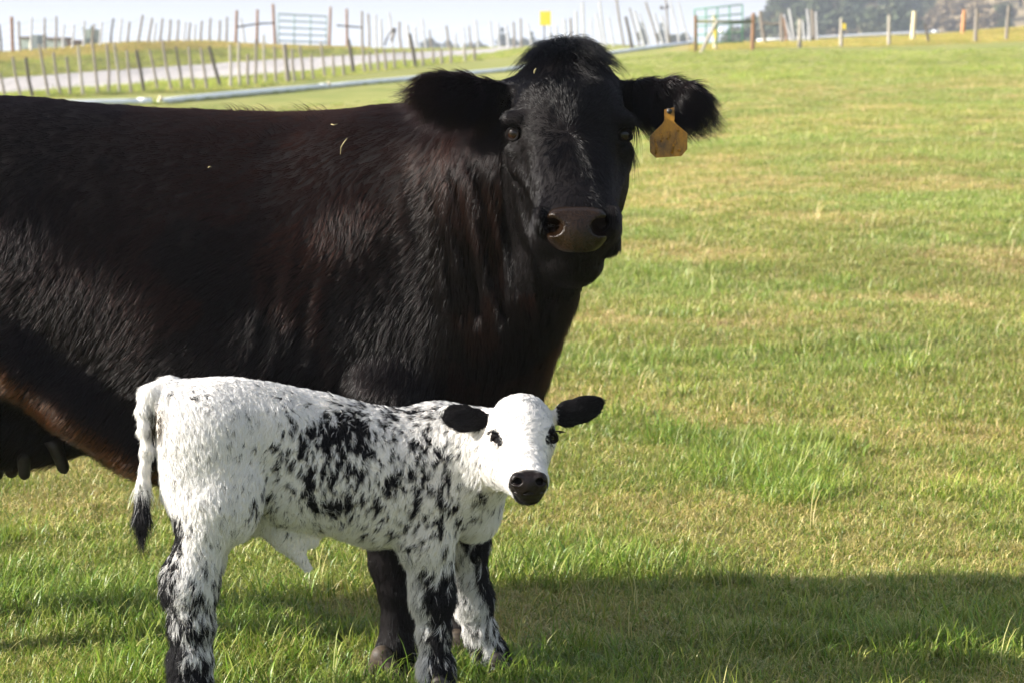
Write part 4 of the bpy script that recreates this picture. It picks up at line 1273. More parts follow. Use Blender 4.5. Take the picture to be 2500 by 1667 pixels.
# braced strainer posts and the pale gate between them
def rig(name, label, cat, posts, rails, Yt, mats, group=None):
    e = empty(name, at(posts[0][0], interp(Yt, posts[0][0]) if isinstance(Yt, list) else Yt))
    tag(e, label, cat, group)
    inv = np.array(e.location)
    for pxb, pxt, hpx, rpx, m in posts:
        Y = interp(Yt, pxb) if isinstance(Yt, list) else Yt
        s_ = Y / FPX
        b0 = at(pxb, Y, -0.1) - inv
        o = post_mesh([b0, b0 + np.array([(pxt - pxb) * s_ * .5, 0, hpx * s_ * .5]), b0 + np.array([(pxt - pxb) * s_, 0, hpx * s_ + 0.1])], rpx * s_, m, e, 'post', 8)
    for (xa, ya), (xb, yb), rpx, m in rails:
        Ya = interp(Yt, xa) if isinstance(Yt, list) else Yt; Yb = interp(Yt, xb) if isinstance(Yt, list) else Yt
        post_mesh([P(xa, ya, Ya) - inv, P((xa + xb) / 2, (ya + yb) / 2, (Ya + Yb) / 2) - inv, P(xb, yb, Yb) - inv], rpx * Ya / FPX, m, e, 'rail', 8)
    return e
def c2(x): return 540 + x * c1s
rig('braced_gatepost', 'three rusty brown posts joined by a rail, left of the pale field gate', 'gate post',
    [(c2(130), c2(145), 80, 3.6, m_rust), (c2(320), c2(330), 85, 3.8, m_rust), (c2(485), c2(470), 100, 3.6, m_rust)],
    [((c2(140), 67), (c2(330), 59), 2.2, m_wood_dark), ((c2(330), 59), (c2(470), 57), 2.2, m_wood_dark)], BANK, None)
rig('braced_gatepost', 'three brown posts joined by a broken rail, right of the pale field gate', 'gate post',
    [(c2(970), c2(985), 96, 3.4, m_rust), (c2(1130), c2(1130), 92, 3.6, m_rust), (c2(1265), c2(1265), 88, 3.2, m_wood_grey)],
    [((c2(1040), 63), (c2(1130), 65), 2.0, m_wood_dark), ((c2(1130), 65), (c2(1265), 68), 2.2, m_wood_dark)], BANK, None)
def gate(name, label, xs, ytop, ybot, nbar, Ya, Yb, mat, rpx, group=None):
    """tubular gate: xs = photo columns of the uprights; ytop/ybot = (left,right) photo rows"""
    x0, x1 = xs[0], xs[-1]
    def pt(px, t):
        u = (px - x0) / (x1 - x0)
        return P(px, (ytop[0] + (ytop[1] - ytop[0]) * u) * (1 - t) + (ybot[0] + (ybot[1] - ybot[0]) * u) * t, Ya + (Yb - Ya) * u)
    e = empty(name, pt(x0, 1)); tag(e, label, 'gate', group); inv = np.array(e.location)
    r = rpx * Ya / FPX
    for px in xs:
        mb = MB(); mb.tube([pt(px, 0) - inv, pt(px, 1) - inv], [r, r], 8); mb.build('upright', mat, e, True)
    for k in range(nbar):
        t = k / (nbar - 1)
        mb = MB(); mb.tube([pt(x0, t) - inv, pt(x1, t) - inv], [r * .9, r * .9], 8); mb.build('bar', mat, e, True)
    return e
gate('field_gate', 'pale green tubular gate standing against the sky on the bank', [c2(512), c2(655), c2(800), c2(945)], (35, 41), (117, 120), 6, interp(BANK, c2(512)), interp(BANK, c2(945)), m_ltgreen, 1.9)

# tall thin stakes on the skyline right of the gate
tall = []
A4 = [(1320, 140, 1330, 430), (1390, 150, 1395, 430), (1430, 190, 1435, 430), (1510, 150, 1540, 450), (1600, 230, 1615, 450), (1670, 260, 1690, 450), (1740, 270, 1755, 440), (1810, 190, 1840, 440), (1870, 300, 1890, 450), (2020, 240, 2040, 430), (2100, 310, 2110, 430), (2175, 260, 2190, 440), (2225, 240, 2250, 430), (2285, 190, 2310, 430)]
for xt, yt, xb, yb in A4: tall.append((c2(xb), c2(xt), (yb - yt) * c1s, rng.choice([2.4, 3.0, 3.6])))
A5 = [(60, 220, 90, 450), (130, 220, 150, 430), (205, 240, 230, 430), (270, 180, 275, 400), (335, 150, 345, 400), (400, 200, 440, 400), (590, 230, 610, 400), (655, 210, 660, 380), (725, 150, 740, 380), (780, 140, 790, 380), (830, 80, 845, 380), (890, 0, 905, 380),
      (965, 150, 1000, 390), (1010, 110, 1065, 390), (1040, 0, 1100, 390), (1125, 150, 1175, 390), (1190, -30, 1265, 390), (1310, 60, 1405, 385), (1355, 90, 1450, 385), (1400, 110, 1500, 380), (1455, -20, 1575, 350), (1530, 110, 1620, 380), (1600, 130, 1660, 380), (1675, -20, 1765, 350), (1745, -20, 1855, 340)]
for xt, yt, xb, yb in A5: tall.append((1180 + c1(xb), 1180 + c1(xt), (yb - yt) * c1s, rng.choice([2.2, 2.8, 3.4])))
TALLY = [(890, 140), (1200, 170), (1450, 140), (1600, 128), (1700, 122)]
sp = [(a, interp(TALLY, a), c, d + 4, e, 0 if rng.random() < .7 else 1) for a, c, d, e in tall]
fence('skyline_fence', 'row of tall thin silvery stakes leaning on the skyline behind the cow', None, sp, [m_wood_silver, m_wood_grey], wires=3)

# single leaning things on the skyline
def lone(name, label, cat, pxb, Y, pxt, hpx, rpx, mat):
    b0 = at(pxb, Y, -0.05); s_ = Y / FPX
    o = post_mesh([np.zeros(3), np.array([(pxt - pxb) * s_ * .45, 0, hpx * s_ * .5]), np.array([(pxt - pxb) * s_, 0, hpx * s_])], rpx * s_, mat, None, name, 8)
    o.location = b0
    return tag(o, label, cat)
lone('leaning_post', 'thick dark leaning post right of the yellow sign', 'post', 1180 + c1(1335), 118, 1180 + c1(1275), 78, 4.2, m_wood_dark)
# dead stump bent over like a hook
e = empty('bent_branch', at(939, 132)); tag(e, 'black bent branch hooked over the dry bank right of the brown posts', 'branch')
inv = np.array(e.location)
mb = MB(); pts = [P(939, 112, 132), P(943, 98, 132), P(950, 84, 132), P(957, 76, 132), P(962, 74, 132)]
mb.tube([p - inv for p in pts], [.055, .05, .045, .06, .05], 7); mb.build('stem', m_wood_dark, e, True)
mb = MB(); pts = [P(957, 77, 132), P(961, 73, 132), P(965, 73, 132), P(965, 79, 132), P(960, 79, 132)]
mb.tube([p - inv for p in pts], [.05, .11, .10, .09, .03], 7); mb.build('burl', m_wood_dark, e, True)
mb = MB(); pts = [P(964, 78, 132), P(961, 86, 132), P(957, 94, 132), P(955, 104, 132)]
mb.tube([p - inv for p in pts], [.05, .07, .09, .03], 6); mb.build('twig', m_wood_grey, e, True)

# yellow sign
Ys = 112
e = empty('warning_sign', at(1331, Ys)); tag(e, 'plain yellow rectangular sign on a thin dark post behind the cow', 'sign')
inv = np.array(e.location)
zb = at(1331, Ys)[2]
a, c = P(1318, 28, Ys), P(1345, 63, Ys)
mb = MB(); mb.box((a[0] - inv[0], -.012, c[2] - inv[2]), (c[0] - inv[0], .012, a[2] - inv[2])); mb.build('sign_panel', m_yellow, e)
mb = MB(); q = P(1329, 28, Ys); mb.tube([np.array([q[0] - inv[0], .045, -.1]), np.array([q[0] - inv[0], .045, q[2] - inv[2] - .1])], [.032, .032], 8); mb.build('post', m_wood_dark, e)
# utility pole with insulators
Yp = 150
e = empty('utility_pole', at(1637, Yp)); tag(e, 'slim wooden utility pole with a small crossarm among the skyline stakes', 'pole')
inv = np.array(e.location)
mb = MB(); mb.tube([np.array([0, 0, -.1]), P(1630, 60, Yp) - inv, P(1622, -40, Yp) - inv], [.07, .06, .05], 8); mb.build('pole', m_wood_grey, e, True)
mb = MB(); mb.tube([P(1612, 23, Yp) - inv, P(1634, 19, Yp) - inv], [.035, .035], 6); mb.build('crossarm', m_wood_dark, e)
for px, py in ((1615, 19), (1628, 15)):
    mb = MB(); mb.tube([P(px, py + 3, Yp) - inv, P(px, py - 2, Yp) - inv, P(px, py - 4, Yp) - inv], [.09, .10, .05], 8); mb.build('insulator', m_wood_dark, e, True)

# ---- green gate at the corner of the field
Yg = 87
def c4(x): return 1680 + x * (820 / 2352)
gate('yard_gate', 'green tubular gate leaning open at the corner of the field', [c4(45), c4(125), c4(205), c4(290), c4(380)], (24, 12), (107, 103), 5, 89.5, 89.5, m_green, 1.75)
rig('corner_post', 'mossy green and rusty post at the left end of the green gate', 'post', [(c4(53), c4(50), 88, 4.6, noisy_mat('mossy_rusted_post', (0.035, 0.075, 0.02), (0.24, 0.09, 0.04), scale=3.2, rough=0.9, bump=0.3))], [], Yg, None)
rig('corner_post', 'rusty orange post at the right end of the green gate', 'post', [(c4(450), c4(455), 90, 5.0, m_rust)], [], Yg, None)
e = empty('brace_rail', P(c4(55), 53, Yg)); tag(e, 'mossy green rail fixed across the green gate between its two posts', 'rail')
inv = np.array(e.location)
mb = MB(); mb.tube([P(c4(55), 53, Yg) - inv, P(c4(250), 54, Yg) - inv, P(c4(450), 53, Yg) - inv], [.05, .05, .05], 8)
mb.build('rail', noisy_mat('mossy_rail', (0.06, 0.085, 0.03), (0.16, 0.16, 0.06), scale=4, rough=0.9), e, True)
lone('prop_pole', 'pale wooden pole propped at a slant against the green gate', 'pole', c4(88), 86, c4(205), 80, 4.6, m_wood_pale)
e = empty('feed_marker', P(1745, 98, 88.6)); tag(e, 'yellow strip and white cap hanging on the middle of the green gate', 'marker'); inv = np.array(e.location)
mb = MB(); mb.box(P(1743, 95, 88.6) - inv, P(1749, 72, 88.6) - inv + (0, .05, 0)); mb.build('strip', m_yellow, e)
mb = MB()
for i in range(1): mb.tube([P(1761, 82, 88.6) - inv, P(1761, 78, 88.6) - inv, P(1761, 72, 88.6) - inv, P(1761, 68, 88.6) - inv], [.03, .085, .085, .03], 10)
mb.build('cap', m_pipe, e, True)
lone('board', 'cream upright board behind the green gate', 'board', c4(190), 90, c4(180), 88, 5.0, m_wood_cream)

# ---- fence at the right edge of the field
right = [(780, 780, 72, 5.2, m_wood_pale, 'pale bleached fence post nearest the green gate, before the stake pile'), (1070, 1070, 72, 4.8, m_wood_pale, 'pale fence post with a yellow marker, in front of the wooded hill'),
         (1405, 1405, 77, 4.6, m_wood_pale, 'straight pale fence post in front of the darkest part of the hill'), (1570, 1580, 71, 6.2, m_wood_cream, 'thick cream fence post, the palest one below the dip in the hill'),
         (1685, 1650, 50, 3.0, m_wood_dark, 'thin dark fence stake leaning left, beside the thick cream post'), (1920, 1928, 60, 5.4, m_orange, 'orange fence post at the foot of the brown scrub'),
         (2010, 2015, 82, 4.6, m_wood_grey, 'grey fence post just right of the orange post'), (2225, 2238, 87, 4.0, m_wood_grey, 'tall thin grey fence post nearest the right edge of the field')]
rY = [(1950, 90), (2150, 93), (2300, 95), (2500, 97)]
rp = []
for xb, xt, hpx, rpx, m, lab in right:
    px = c4(xb); Y = interp(rY, px)
    Y = {1570: 101, 1685: 97, 1920: 107}.get(xb, Y)
    o = lone('fence_post', lab, 'post', px, Y, c4(xt), hpx, rpx, m)
    o['group'] = 'posts along the right edge of the field'
o = MB(); e = at(c4(1092), 91)
q0, q1 = P(c4(1085), 73, 90.5), P(c4(1105), 58, 90.5)
o.box((0, 0, 0), (q1[0] - q0[0], .05, q1[2] - q0[2]))
t_ = o.build('marker_tag', m_yellow); t_.location = q0; tag(t_, 'small yellow tag fixed beside a pale fence post before the hill', 'tag')
# bundle of leaning stakes before the hill
sp = []
for xb, xt, yt, yb, r, mi in ((540, 500, 80, 300, 4.4, 1), (660, 650, 60, 260, 4, 1), (730, 670, 100, 290, 3.2, 0), (750, 705, 60, 290, 3.6, 0), (690, 665, 120, 290, 3.0, 2), (820, 800, 140, 290, 3.0, 0), (850, 830, 60, 290, 3.2, 0), (878, 862, 60, 280, 4.6, 1), (905, 890, 80, 285, 2.8, 0)):
    sp.append((c4(xb), 101 + 2 * rng.random(), c4(xt), (yb - yt) * .3486, r, mi))
fence('stake_bundle', 'cluster of leaning pale and grey stakes between the green gate and the hill', None, sp, [m_wood_silver, m_wood_grey, m_rust], wires=1)
post_mesh([P(c4(520), 56, 101), P(c4(580), 59, 101), P(c4(640), 58, 101)], .06, m_wood_grey, None, 'crossbar')
tag(bpy.data.objects['crossbar'], 'grey crossbar nailed between two leaning stakes right of the green gate', 'rail')

# ---- irrigation pipes lying on the grass
def pipe(label, x0, x1, tab, r, elbow=False, straight=True):
    n = max(3, int((x1 - x0) / 60))
    pts = []
    for i in range(n + 1):
        px = x0 + (x1 - x0) * i / n; Y = interp(tab, px)
        pts.append(at(px, Y, r * 0.8))
    A0, A1 = pts[0].copy(), pts[-1].copy()
    if straight:
        rise = max(0.0, max(p[2] - (A0[2] + (A1[2] - A0[2]) * i / n) for i, p in enumerate(pts)))
        pts = [np.array([p[0], p[1], A0[2] + (A1[2] - A0[2]) * i / n + rise * 0.55]) for i, p in enumerate(pts)]
    e = empty('irrigation_pipe', pts[0]); tag(e, label, 'pipe', 'pipes lying along the pasture edge')
    mb = MB(); mb.tube([p - pts[0] for p in pts], [r] * len(pts), 14); mb.build('tube', m_pipe, e, True)
    mb = MB(); d_ = nrm(pts[-1] - pts[-2]); mb.tube([pts[-1] - pts[0] - d_ * .35, pts[-1] - pts[0] + d_ * .02], [r * 1.22, r * 1.22], 14); mb.build('coupling', m_pipe, e, True)
    if elbow:
        mb = MB(); mb.tube([np.array([0, 0, 0.0]), np.array([0.02, 0, r * 1.7])], [r * .8, r * .6], 10); mb.build('valve', m_wood_cream, e, True)
    return e
pipe('white irrigation pipe just above the cow\'s rump, ending at a gap', 40, 364, PIPE, 0.082)
pipe('white irrigation pipe starting right of the gap above the cow\'s back', 389, 795, PIPE, 0.080, True)
pipe('white irrigation pipe running behind the cow\'s raised ears and head', 801, 1478, PIPE, 0.078, True, False)
pipe('far white irrigation pipe from behind the cow\'s head to the green gate', 1483, 1688, PIPE, 0.085)
pipe('distant white pipe on the skyline below the hill, right of the green gate', 1850, 2290, [(1850, 108), (2050, 110), (2290, 112)], 0.075)

# ---- sheds behind the bank on the left
m_shed = noisy_mat('grey_green_sheet_metal', (0.30, 0.36, 0.33), (0.38, 0.44, 0.40), scale=2, rough=0.6, bump=0.1, stretch=(12, 12, 0.5))
m_shed2 = noisy_mat('blue_grey_sheet_metal', (0.19, 0.23, 0.24), (0.25, 0.29, 0.30), scale=2, rough=0.6, bump=0.1, stretch=(12, 12, 0.5))
m_roof = noisy_mat('dark_rusty_roofing', (0.10, 0.075, 0.06), (0.20, 0.14, 0.11), scale=3, rough=0.8)
m_dkgreen = noisy_mat('dark_green_timber', (0.04, 0.075, 0.05), (0.08, 0.13, 0.09), scale=5, rough=0.7)
def shed(label, x0, x1, ytop, Y, mat, cat, roof=True, over=0.15, name='shed'):
    a, c = P(x0, ytop, Y), P(x1, ytop, Y)
    zb = min(float(terr(a[0], Y)[0]), float(terr(c[0], Y + 2)[0])) - 0.9
    e = empty(name, (a[0], Y, zb)); tag(e, label, cat)
    w = c[0] - a[0]; h_ = a[2] - zb
    mb = MB(); mb.box((0, 0, 0), (w, 2.2, h_)); mb.build('wall', mat, e)
    if roof:
        mb = MB(); mb.box((-over, -over, h_ + .004), (w + over, 2.2 + over, h_ + .09)); mb.build('roof', m_roof, e)
    mb = MB(); mb.box((w * .3, -.05, .3), (w * .3 + .5, -.003, h_ * .8)); mb.build('door', m_shed2, e)
    return e
shed('low grey green shed behind the bank at the far left', 49, 76, 95, 112, m_shed, 'shed', over=0.05)
shed('narrow blue grey tank beside the cream post on the far left', 79, 91, 86, 110, m_shed2, 'tank', roof=False, name='tank')
shed('long pale green shed behind the bank with rusty end', 112, 158, 97, 116, m_shed, 'shed', over=0.05)
shed('low dark roofed shelter behind the stakes on the left bank', 164, 193, 103, 114, m_roof, 'shelter', over=0.05, name='shelter')
e = shed('green hunting box raised above the bank between two dark posts', 204, 224, 72, 112, m_shed, 'box', roof=False, name='raised_box')
for px in (203, 222.5):
    b0 = P(px, 70, 111.9) - np.array(e.location); mb = MB(); mb.box((b0[0] - .03, -.12, 0), (b0[0] + .05, -.06, b0[2] + .1)); mb.build('leg', m_dkgreen, e)
lone('boundary_post', 'cream pale post standing beside the blue grey tank', 'post', c1(275), 100, c1(280), 30, 3.4, m_wood_cream)

# ---- trees
def leaf_mat(name, ca, cb):
    m, nt, b = new_mat(name)
    nt.links.new(attr_node(nt, 'col').outputs['Color'], b.inputs['Base Color'])
    b.inputs['Roughness'].default_value = 0.6
    b.inputs['Specular IOR Level'].default_value = 0.25
    return m
m_leaf = leaf_mat('tree_foliage', None, None)
m_bark = noisy_mat('tree_bark', (0.05, 0.04, 0.03), (0.12, 0.10, 0.08), scale=6, rough=0.9)
def crown_mesh(name, seed, rx, rz, n, kind, colA, colB):
    r_ = np.random.default_rng(seed)
    V, F_, Cc = [], [], []
    nc = 16
    cl = []
    for i in range(nc):
        if kind == 'cone':
            t = r_.random() ** 0.8; a = r_.random() * 2 * pi; q = rx * (1 - t) * 0.8
            cl.append((np.array([cos(a) * q, sin(a) * q, rz * (0.15 + 1.75 * t)]), rx * (0.5 - 0.33 * t)))
        else:
            d_ = nrm(r_.normal(size=3)); d_[2] = abs(d_[2]) * 1.2 - 0.25
            cl.append((np.array([d_[0] * rx * .62, d_[1] * rx * .62, rz * (0.95 + 0.6 * d_[2])]), rx * (0.28 + 0.25 * r_.random())))
    for i in range(n):
        c, s_ = cl[r_.integers(nc)]
        d_ = nrm(r_.normal(size=3)) * (r_.random() ** 0.4) * s_
        p = c + d_ * (1, 1, 0.85)
        u = nrm(r_.normal(size=3)); w = nrm(np.cross(u, r_.normal(size=3)))
        k = rx * 0.11 * (0.6 + 0.8 * r_.random())
        b0 = len(V)
        V += [p - u * k, p + w * k * .7, p + u * k, p - w * k * .7]
        F_.append((b0, b0 + 1, b0 + 2, b0 + 3))
        q = r_.random()
        col = np.array(colA) * (1 - q) + np.array(colB) * q
        Cc += [col] * 4
    o = mesh_obj(name, V, F_, m_leaf, None, False, np.array(Cc))
    return o
def tree(label, loc, proto, s_, rz, group):
    e = empty('tree', loc, rz); tag(e, label, 'tree', group)
    e.scale = (s_, s_, s_ * (0.85 + 0.3 * rng.random()))
    for pr in proto:
        o = copy_obj(pr, e)
    return e
protos = {}
def proto(kind, seed, rx, rz, n, ca, cb):
    cr = crown_mesh('crown', seed, rx, rz, n, kind, ca, cb)
    mb = MB(); mb.tube([(0, 0, -.4), (0.05, 0, rz * .5), (0.02, 0.03, rz * 1.1)], [rx * .10, rx * .07, rx * .03], 7)
    for k in range(4):
        a = k * 1.7 + seed; mb.tube([(0, 0, rz * (.35 + .12 * k)), (cos(a) * rx * .3, sin(a) * rx * .3, rz * (.6 + .13 * k)), (cos(a) * rx * .55, sin(a) * rx * .55, rz * (.75 + .14 * k))], [rx * .04, rx * .03, rx * .01], 5)
    tr = mb.build('trunk', m_bark, None, True)
    return [cr, tr]
PR = [proto('round', 1, 2.2, 2.0, 900, (0.022, 0.034, 0.018), (0.060, 0.080, 0.032)), proto('cone', 2, 1.6, 2.4, 900, (0.016, 0.028, 0.020), (0.042, 0.062, 0.036)),
      proto('round', 3, 2.4, 1.5, 900, (0.085, 0.066, 0.036), (0.22, 0.165, 0.095)), proto('round', 4, 1.8, 1.7, 800, (0.035, 0.045, 0.022), (0.085, 0.095, 0.04))]
used = [False] * 4
def plant(label, x, y, z, k, s_, group):
    e = empty('tree' if k != 2 else 'shrub', (x, y, z), rng.random() * 6.28)
    tag(e, label, 'tree' if k != 2 else 'shrub', group)
    e.scale = (s_, s_, s_ * (0.85 + 0.3 * rng.random()))
    for pr in PR[k]:
        o = pr if not used[k] else copy_obj(pr)
        o.parent = e
    used[k] = True
# the wood on the hill reads as one mass : crowns joined into one piece of stuff
def joined(name, items, label):
    Vs, Fs, Cs, off = [], [], [], 0
    for k, loc, s_, rz in items:
        me = PR[k][0].data
        v = np.empty(len(me.vertices) * 3, np.float32); me.vertices.foreach_get('co', v); v = v.reshape(-1, 3)
        c = np.empty(len(me.vertices) * 4, np.float32); me.attributes['col'].data.foreach_get('color', c); c = c.reshape(-1, 4)[:, :3]
        R_ = np.array([[cos(rz), -sin(rz), 0], [sin(rz), cos(rz), 0], [0, 0, 1]])
        Vs.append((v * (s_, s_, s_ * (0.85 + 0.3 * rng.random()))) @ R_.T + np.array(loc)); Cs.append(c * (0.8 + 0.4 * rng.random()))
        Fs.append(np.arange(len(v)).reshape(-1, 4) + off); off += len(v)
    o = mesh_obj(name, np.concatenate(Vs), np.concatenate(Fs), m_leaf, None, False, np.concatenate(Cs))
    return tag(o, label, kind='stuff')
wood = []
for i in range(900):
    if len(wood) >= 210: break
    px = 1790 + 910 * rng.random(); y = 345 + 115 * rng.random()
    x = (px - 1250) / FPX * y
    brown = sstep(2160, 2310, px)
    if rng.random() < 0.40 * brown: continue
    k = 2 if rng.random() < 0.16 + 0.60 * brown else rng.choice([0, 1, 3], p=[.5, .25, .25])
    s_ = (0.7 + 0.6 * rng.random()) * (1.05 if k != 2 else 0.85)
    wood.append((int(k), (x, y, float(hill_h(np.array([[x]]), np.array([[y]]))[0, 0])), s_, rng.random() * 6.28))
joined('hillside_wood', wood, 'mixed dark trees and brown scrub covering the hill')
# specimen trees in the dip on the skyline
for px, y, k, s_, lab in ((2210, 440, 0, 1.9, 'dark round tree standing out on the skyline left of the dip in the hill'), (2272, 430, 1, 1.9, 'narrow dark tree standing in the dip of the hill skyline'), (2172, 445, 1, 1.7, 'tall conifer on the hilltop left of the dip'),
                           (1905, 420, 0, 1.5, 'grey round tree near the left end of the hill, behind the stake cluster'), (1965, 430, 0, 1.7, 'tall rounded tree on the left shoulder of the hill skyline'), (2012, 440, 1, 1.8, 'conifer on the hilltop above the second pale fence post'),
                           (2330, 430, 0, 1.7, 'dark tree on the skyline just right of the dip in the hill'), (2480, 400, 0, 1.8, 'dark green tree at the right edge of the photo above the scrub'), (2130, 350, 3, 1.1, 'olive tree at the foot of the hill beside a pale post'),
                           (2380, 360, 2, 1.5, 'pale brown bush in the middle of the scrubby slope by the orange post')):
    x = (px - 1250) / FPX * y
    plant(lab, x, y, float(hill_h(np.array([[x]]), np.array([[y]]))[0, 0]), k, s_, None)
# far trees on the horizon
ORD = 'first second third fourth fifth sixth seventh eighth ninth tenth eleventh twelfth thirteenth fourteenth fifteenth sixteenth seventeenth eighteenth nineteenth twentieth twenty-first'.split()
for k_, (px, y, s_, k) in enumerate(((1038, 520, .95, 0), (1052, 520, 1.1, 0), (1070, 540, .9, 3), (1095, 530, .95, 0), (1115, 530, .75, 3), (1150, 520, .85, 0), (1168, 520, .8, 0), (1186, 520, .7, 3), (1226, 500, 1.35, 1), (1240, 510, 1.0, 1), (1253, 505, .8, 0), (1280, 500, 1.0, 0), (1297, 500, 1.2, 1),
                     (1316, 500, .9, 0), (1346, 500, 1.0, 1), (1419, 500, .9, 3), (1428, 500, .85, 0), (1565, 430, 1.1, 1), (1612, 420, 1.15, 1), (1640, 430, 1.0, 3), (1668, 430, .8, 0))):
    x = (px - 1250) / FPX * y
    z = P(px, 121 if px < 1400 else 112, y)[2] - 0.4
    s_ *= 0.66 if px < 1200 else 0.8
    plant('%s of the small grey far trees on the horizon, counted from the left' % ORD[k_], x, y, z, k, s_, 'far trees on the horizon')
# ================================================================== GRASS
m_grass, nt, b = new_mat('grass_blades')
ac = attr_node(nt, 'col')
ai = attr_node(nt, 'tint', 'INSTANCER')
mx = nt.nodes.new('ShaderNodeMix'); mx.data_type = 'RGBA'; mx.blend_type = 'MULTIPLY'; mx.inputs[0].default_value = 1.0
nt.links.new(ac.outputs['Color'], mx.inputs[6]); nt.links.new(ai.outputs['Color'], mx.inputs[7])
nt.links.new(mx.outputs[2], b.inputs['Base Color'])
b.inputs['Roughness'].default_value = 0.42
b.inputs['Specular IOR Level'].default_value = 0.35
tr_ = nt.nodes.new('ShaderNodeBsdfTranslucent')
nt.links.new(mx.outputs[2], tr_.inputs['Color'])
ms = nt.nodes.new('ShaderNodeMixShader'); ms.inputs[0].default_value = 0.35
out = next(x for x in nt.nodes if x.type == 'OUTPUT_MATERIAL')
nt.links.new(b.outputs[0], ms.inputs[1]); nt.links.new(tr_.outputs[0], ms.inputs[2]); nt.links.new(ms.outputs[0], out.inputs[0])

tufts = bpy.data.collections.new('grass_tufts')       # source meshes only, never linked to the scene
GREENS = np.array([(0.125, 0.225, 0.024), (0.20, 0.295, 0.038), (0.27, 0.325, 0.056), (0.33, 0.345, 0.085)])
STRAW = np.array([(0.50, 0.44, 0.19), (0.60, 0.55, 0.28), (0.41, 0.34, 0.13)])
def tuft(name, seed, n, rad, hlo, hhi, wlo, whi, pstraw, lean, segs=3):
    r_ = np.random.default_rng(seed)
    V, F_, Cc = [], [], []
    for i in range(n):
        q = rad * math.sqrt(r_.random()); a = r_.random() * 2 * pi
        p = np.array([q * cos(a), q * sin(a), -0.004])
        h_ = hlo + (hhi - hlo) * r_.random() ** 1.4
        w = wlo + (whi - wlo) * r_.random()
        st = r_.random() < pstraw
        a2 = r_.random() * 2 * pi
        ln = lean * (0.3 + r_.random()) * (1.7 if st else 1.0)
        dirh = np.array([cos(a2), sin(a2), 0])
        side = np.array([-sin(a2 + r_.normal() * .5), cos(a2 + r_.normal() * .5), 0])
        c_ = (STRAW if st else GREENS)[r_.integers(3 if st else 4)] * (0.8 + 0.4 * r_.random())
        b0 = len(V)
        for k in range(segs + 1):
            t = k / segs
            th = ln * t
            c = p + dirh * h_ * (math.sin(th) * t * 0.9) + np.array([0, 0, h_ * t * max(cos(th * 0.95), 0.12)])
            ww = w * (1 - t ** 2.2) * 0.5
            cc = c_ * (0.75 + 0.35 * t)
            if not st and t > 0.8 and r_.random() < .25: cc = STRAW[1] * .9
            if k < segs:
                V += [c - side * ww, c + side * ww]; Cc += [cc, cc]
            else:
                V.append(c); Cc.append(cc)
        for k in range(segs - 1):
            q0 = b0 + 2 * k
            F_.append((q0, q0 + 1, q0 + 3, q0 + 2))
        q0 = b0 + 2 * (segs - 1)
        F_.append((q0, q0 + 1, q0 + 2))
    me = bpy.data.meshes.new(name)
    me.from_pydata([tuple(v) for v in V], [], F_)
    at2 = me.attributes.new('col', 'FLOAT_COLOR', 'POINT')
    c4_ = np.ones((len(V), 4), np.float32); c4_[:, :3] = np.clip(np.array(Cc), 0, 1)
    at2.data.foreach_set('color', c4_.ravel())
    me.polygons.foreach_set('use_smooth', np.ones(len(me.polygons), bool))
    me.materials.append(m_grass)
    o = bpy.data.objects.new(name, me)
    tufts.objects.link(o)
for i in range(4): tuft('a%d_short' % i, 10 + i, 150, 0.085, 0.018, 0.050, 0.0018, 0.0034, 0.32, 1.05)
for i in range(3): tuft('b%d_dry' % i, 20 + i, 140, 0.090, 0.016, 0.046, 0.0015, 0.0028, 0.68, 1.25)
for i in range(3): tuft('c%d_lush' % i, 30 + i, 95, 0.075, 0.035, 0.090, 0.0020, 0.0040, 0.14, 0.85, 4)
for i in range(2): tuft('d%d_stalks' % i, 40 + i, 5, 0.08, 0.09, 0.17, 0.0016, 0.0026, 0.9, 1.0, 4)

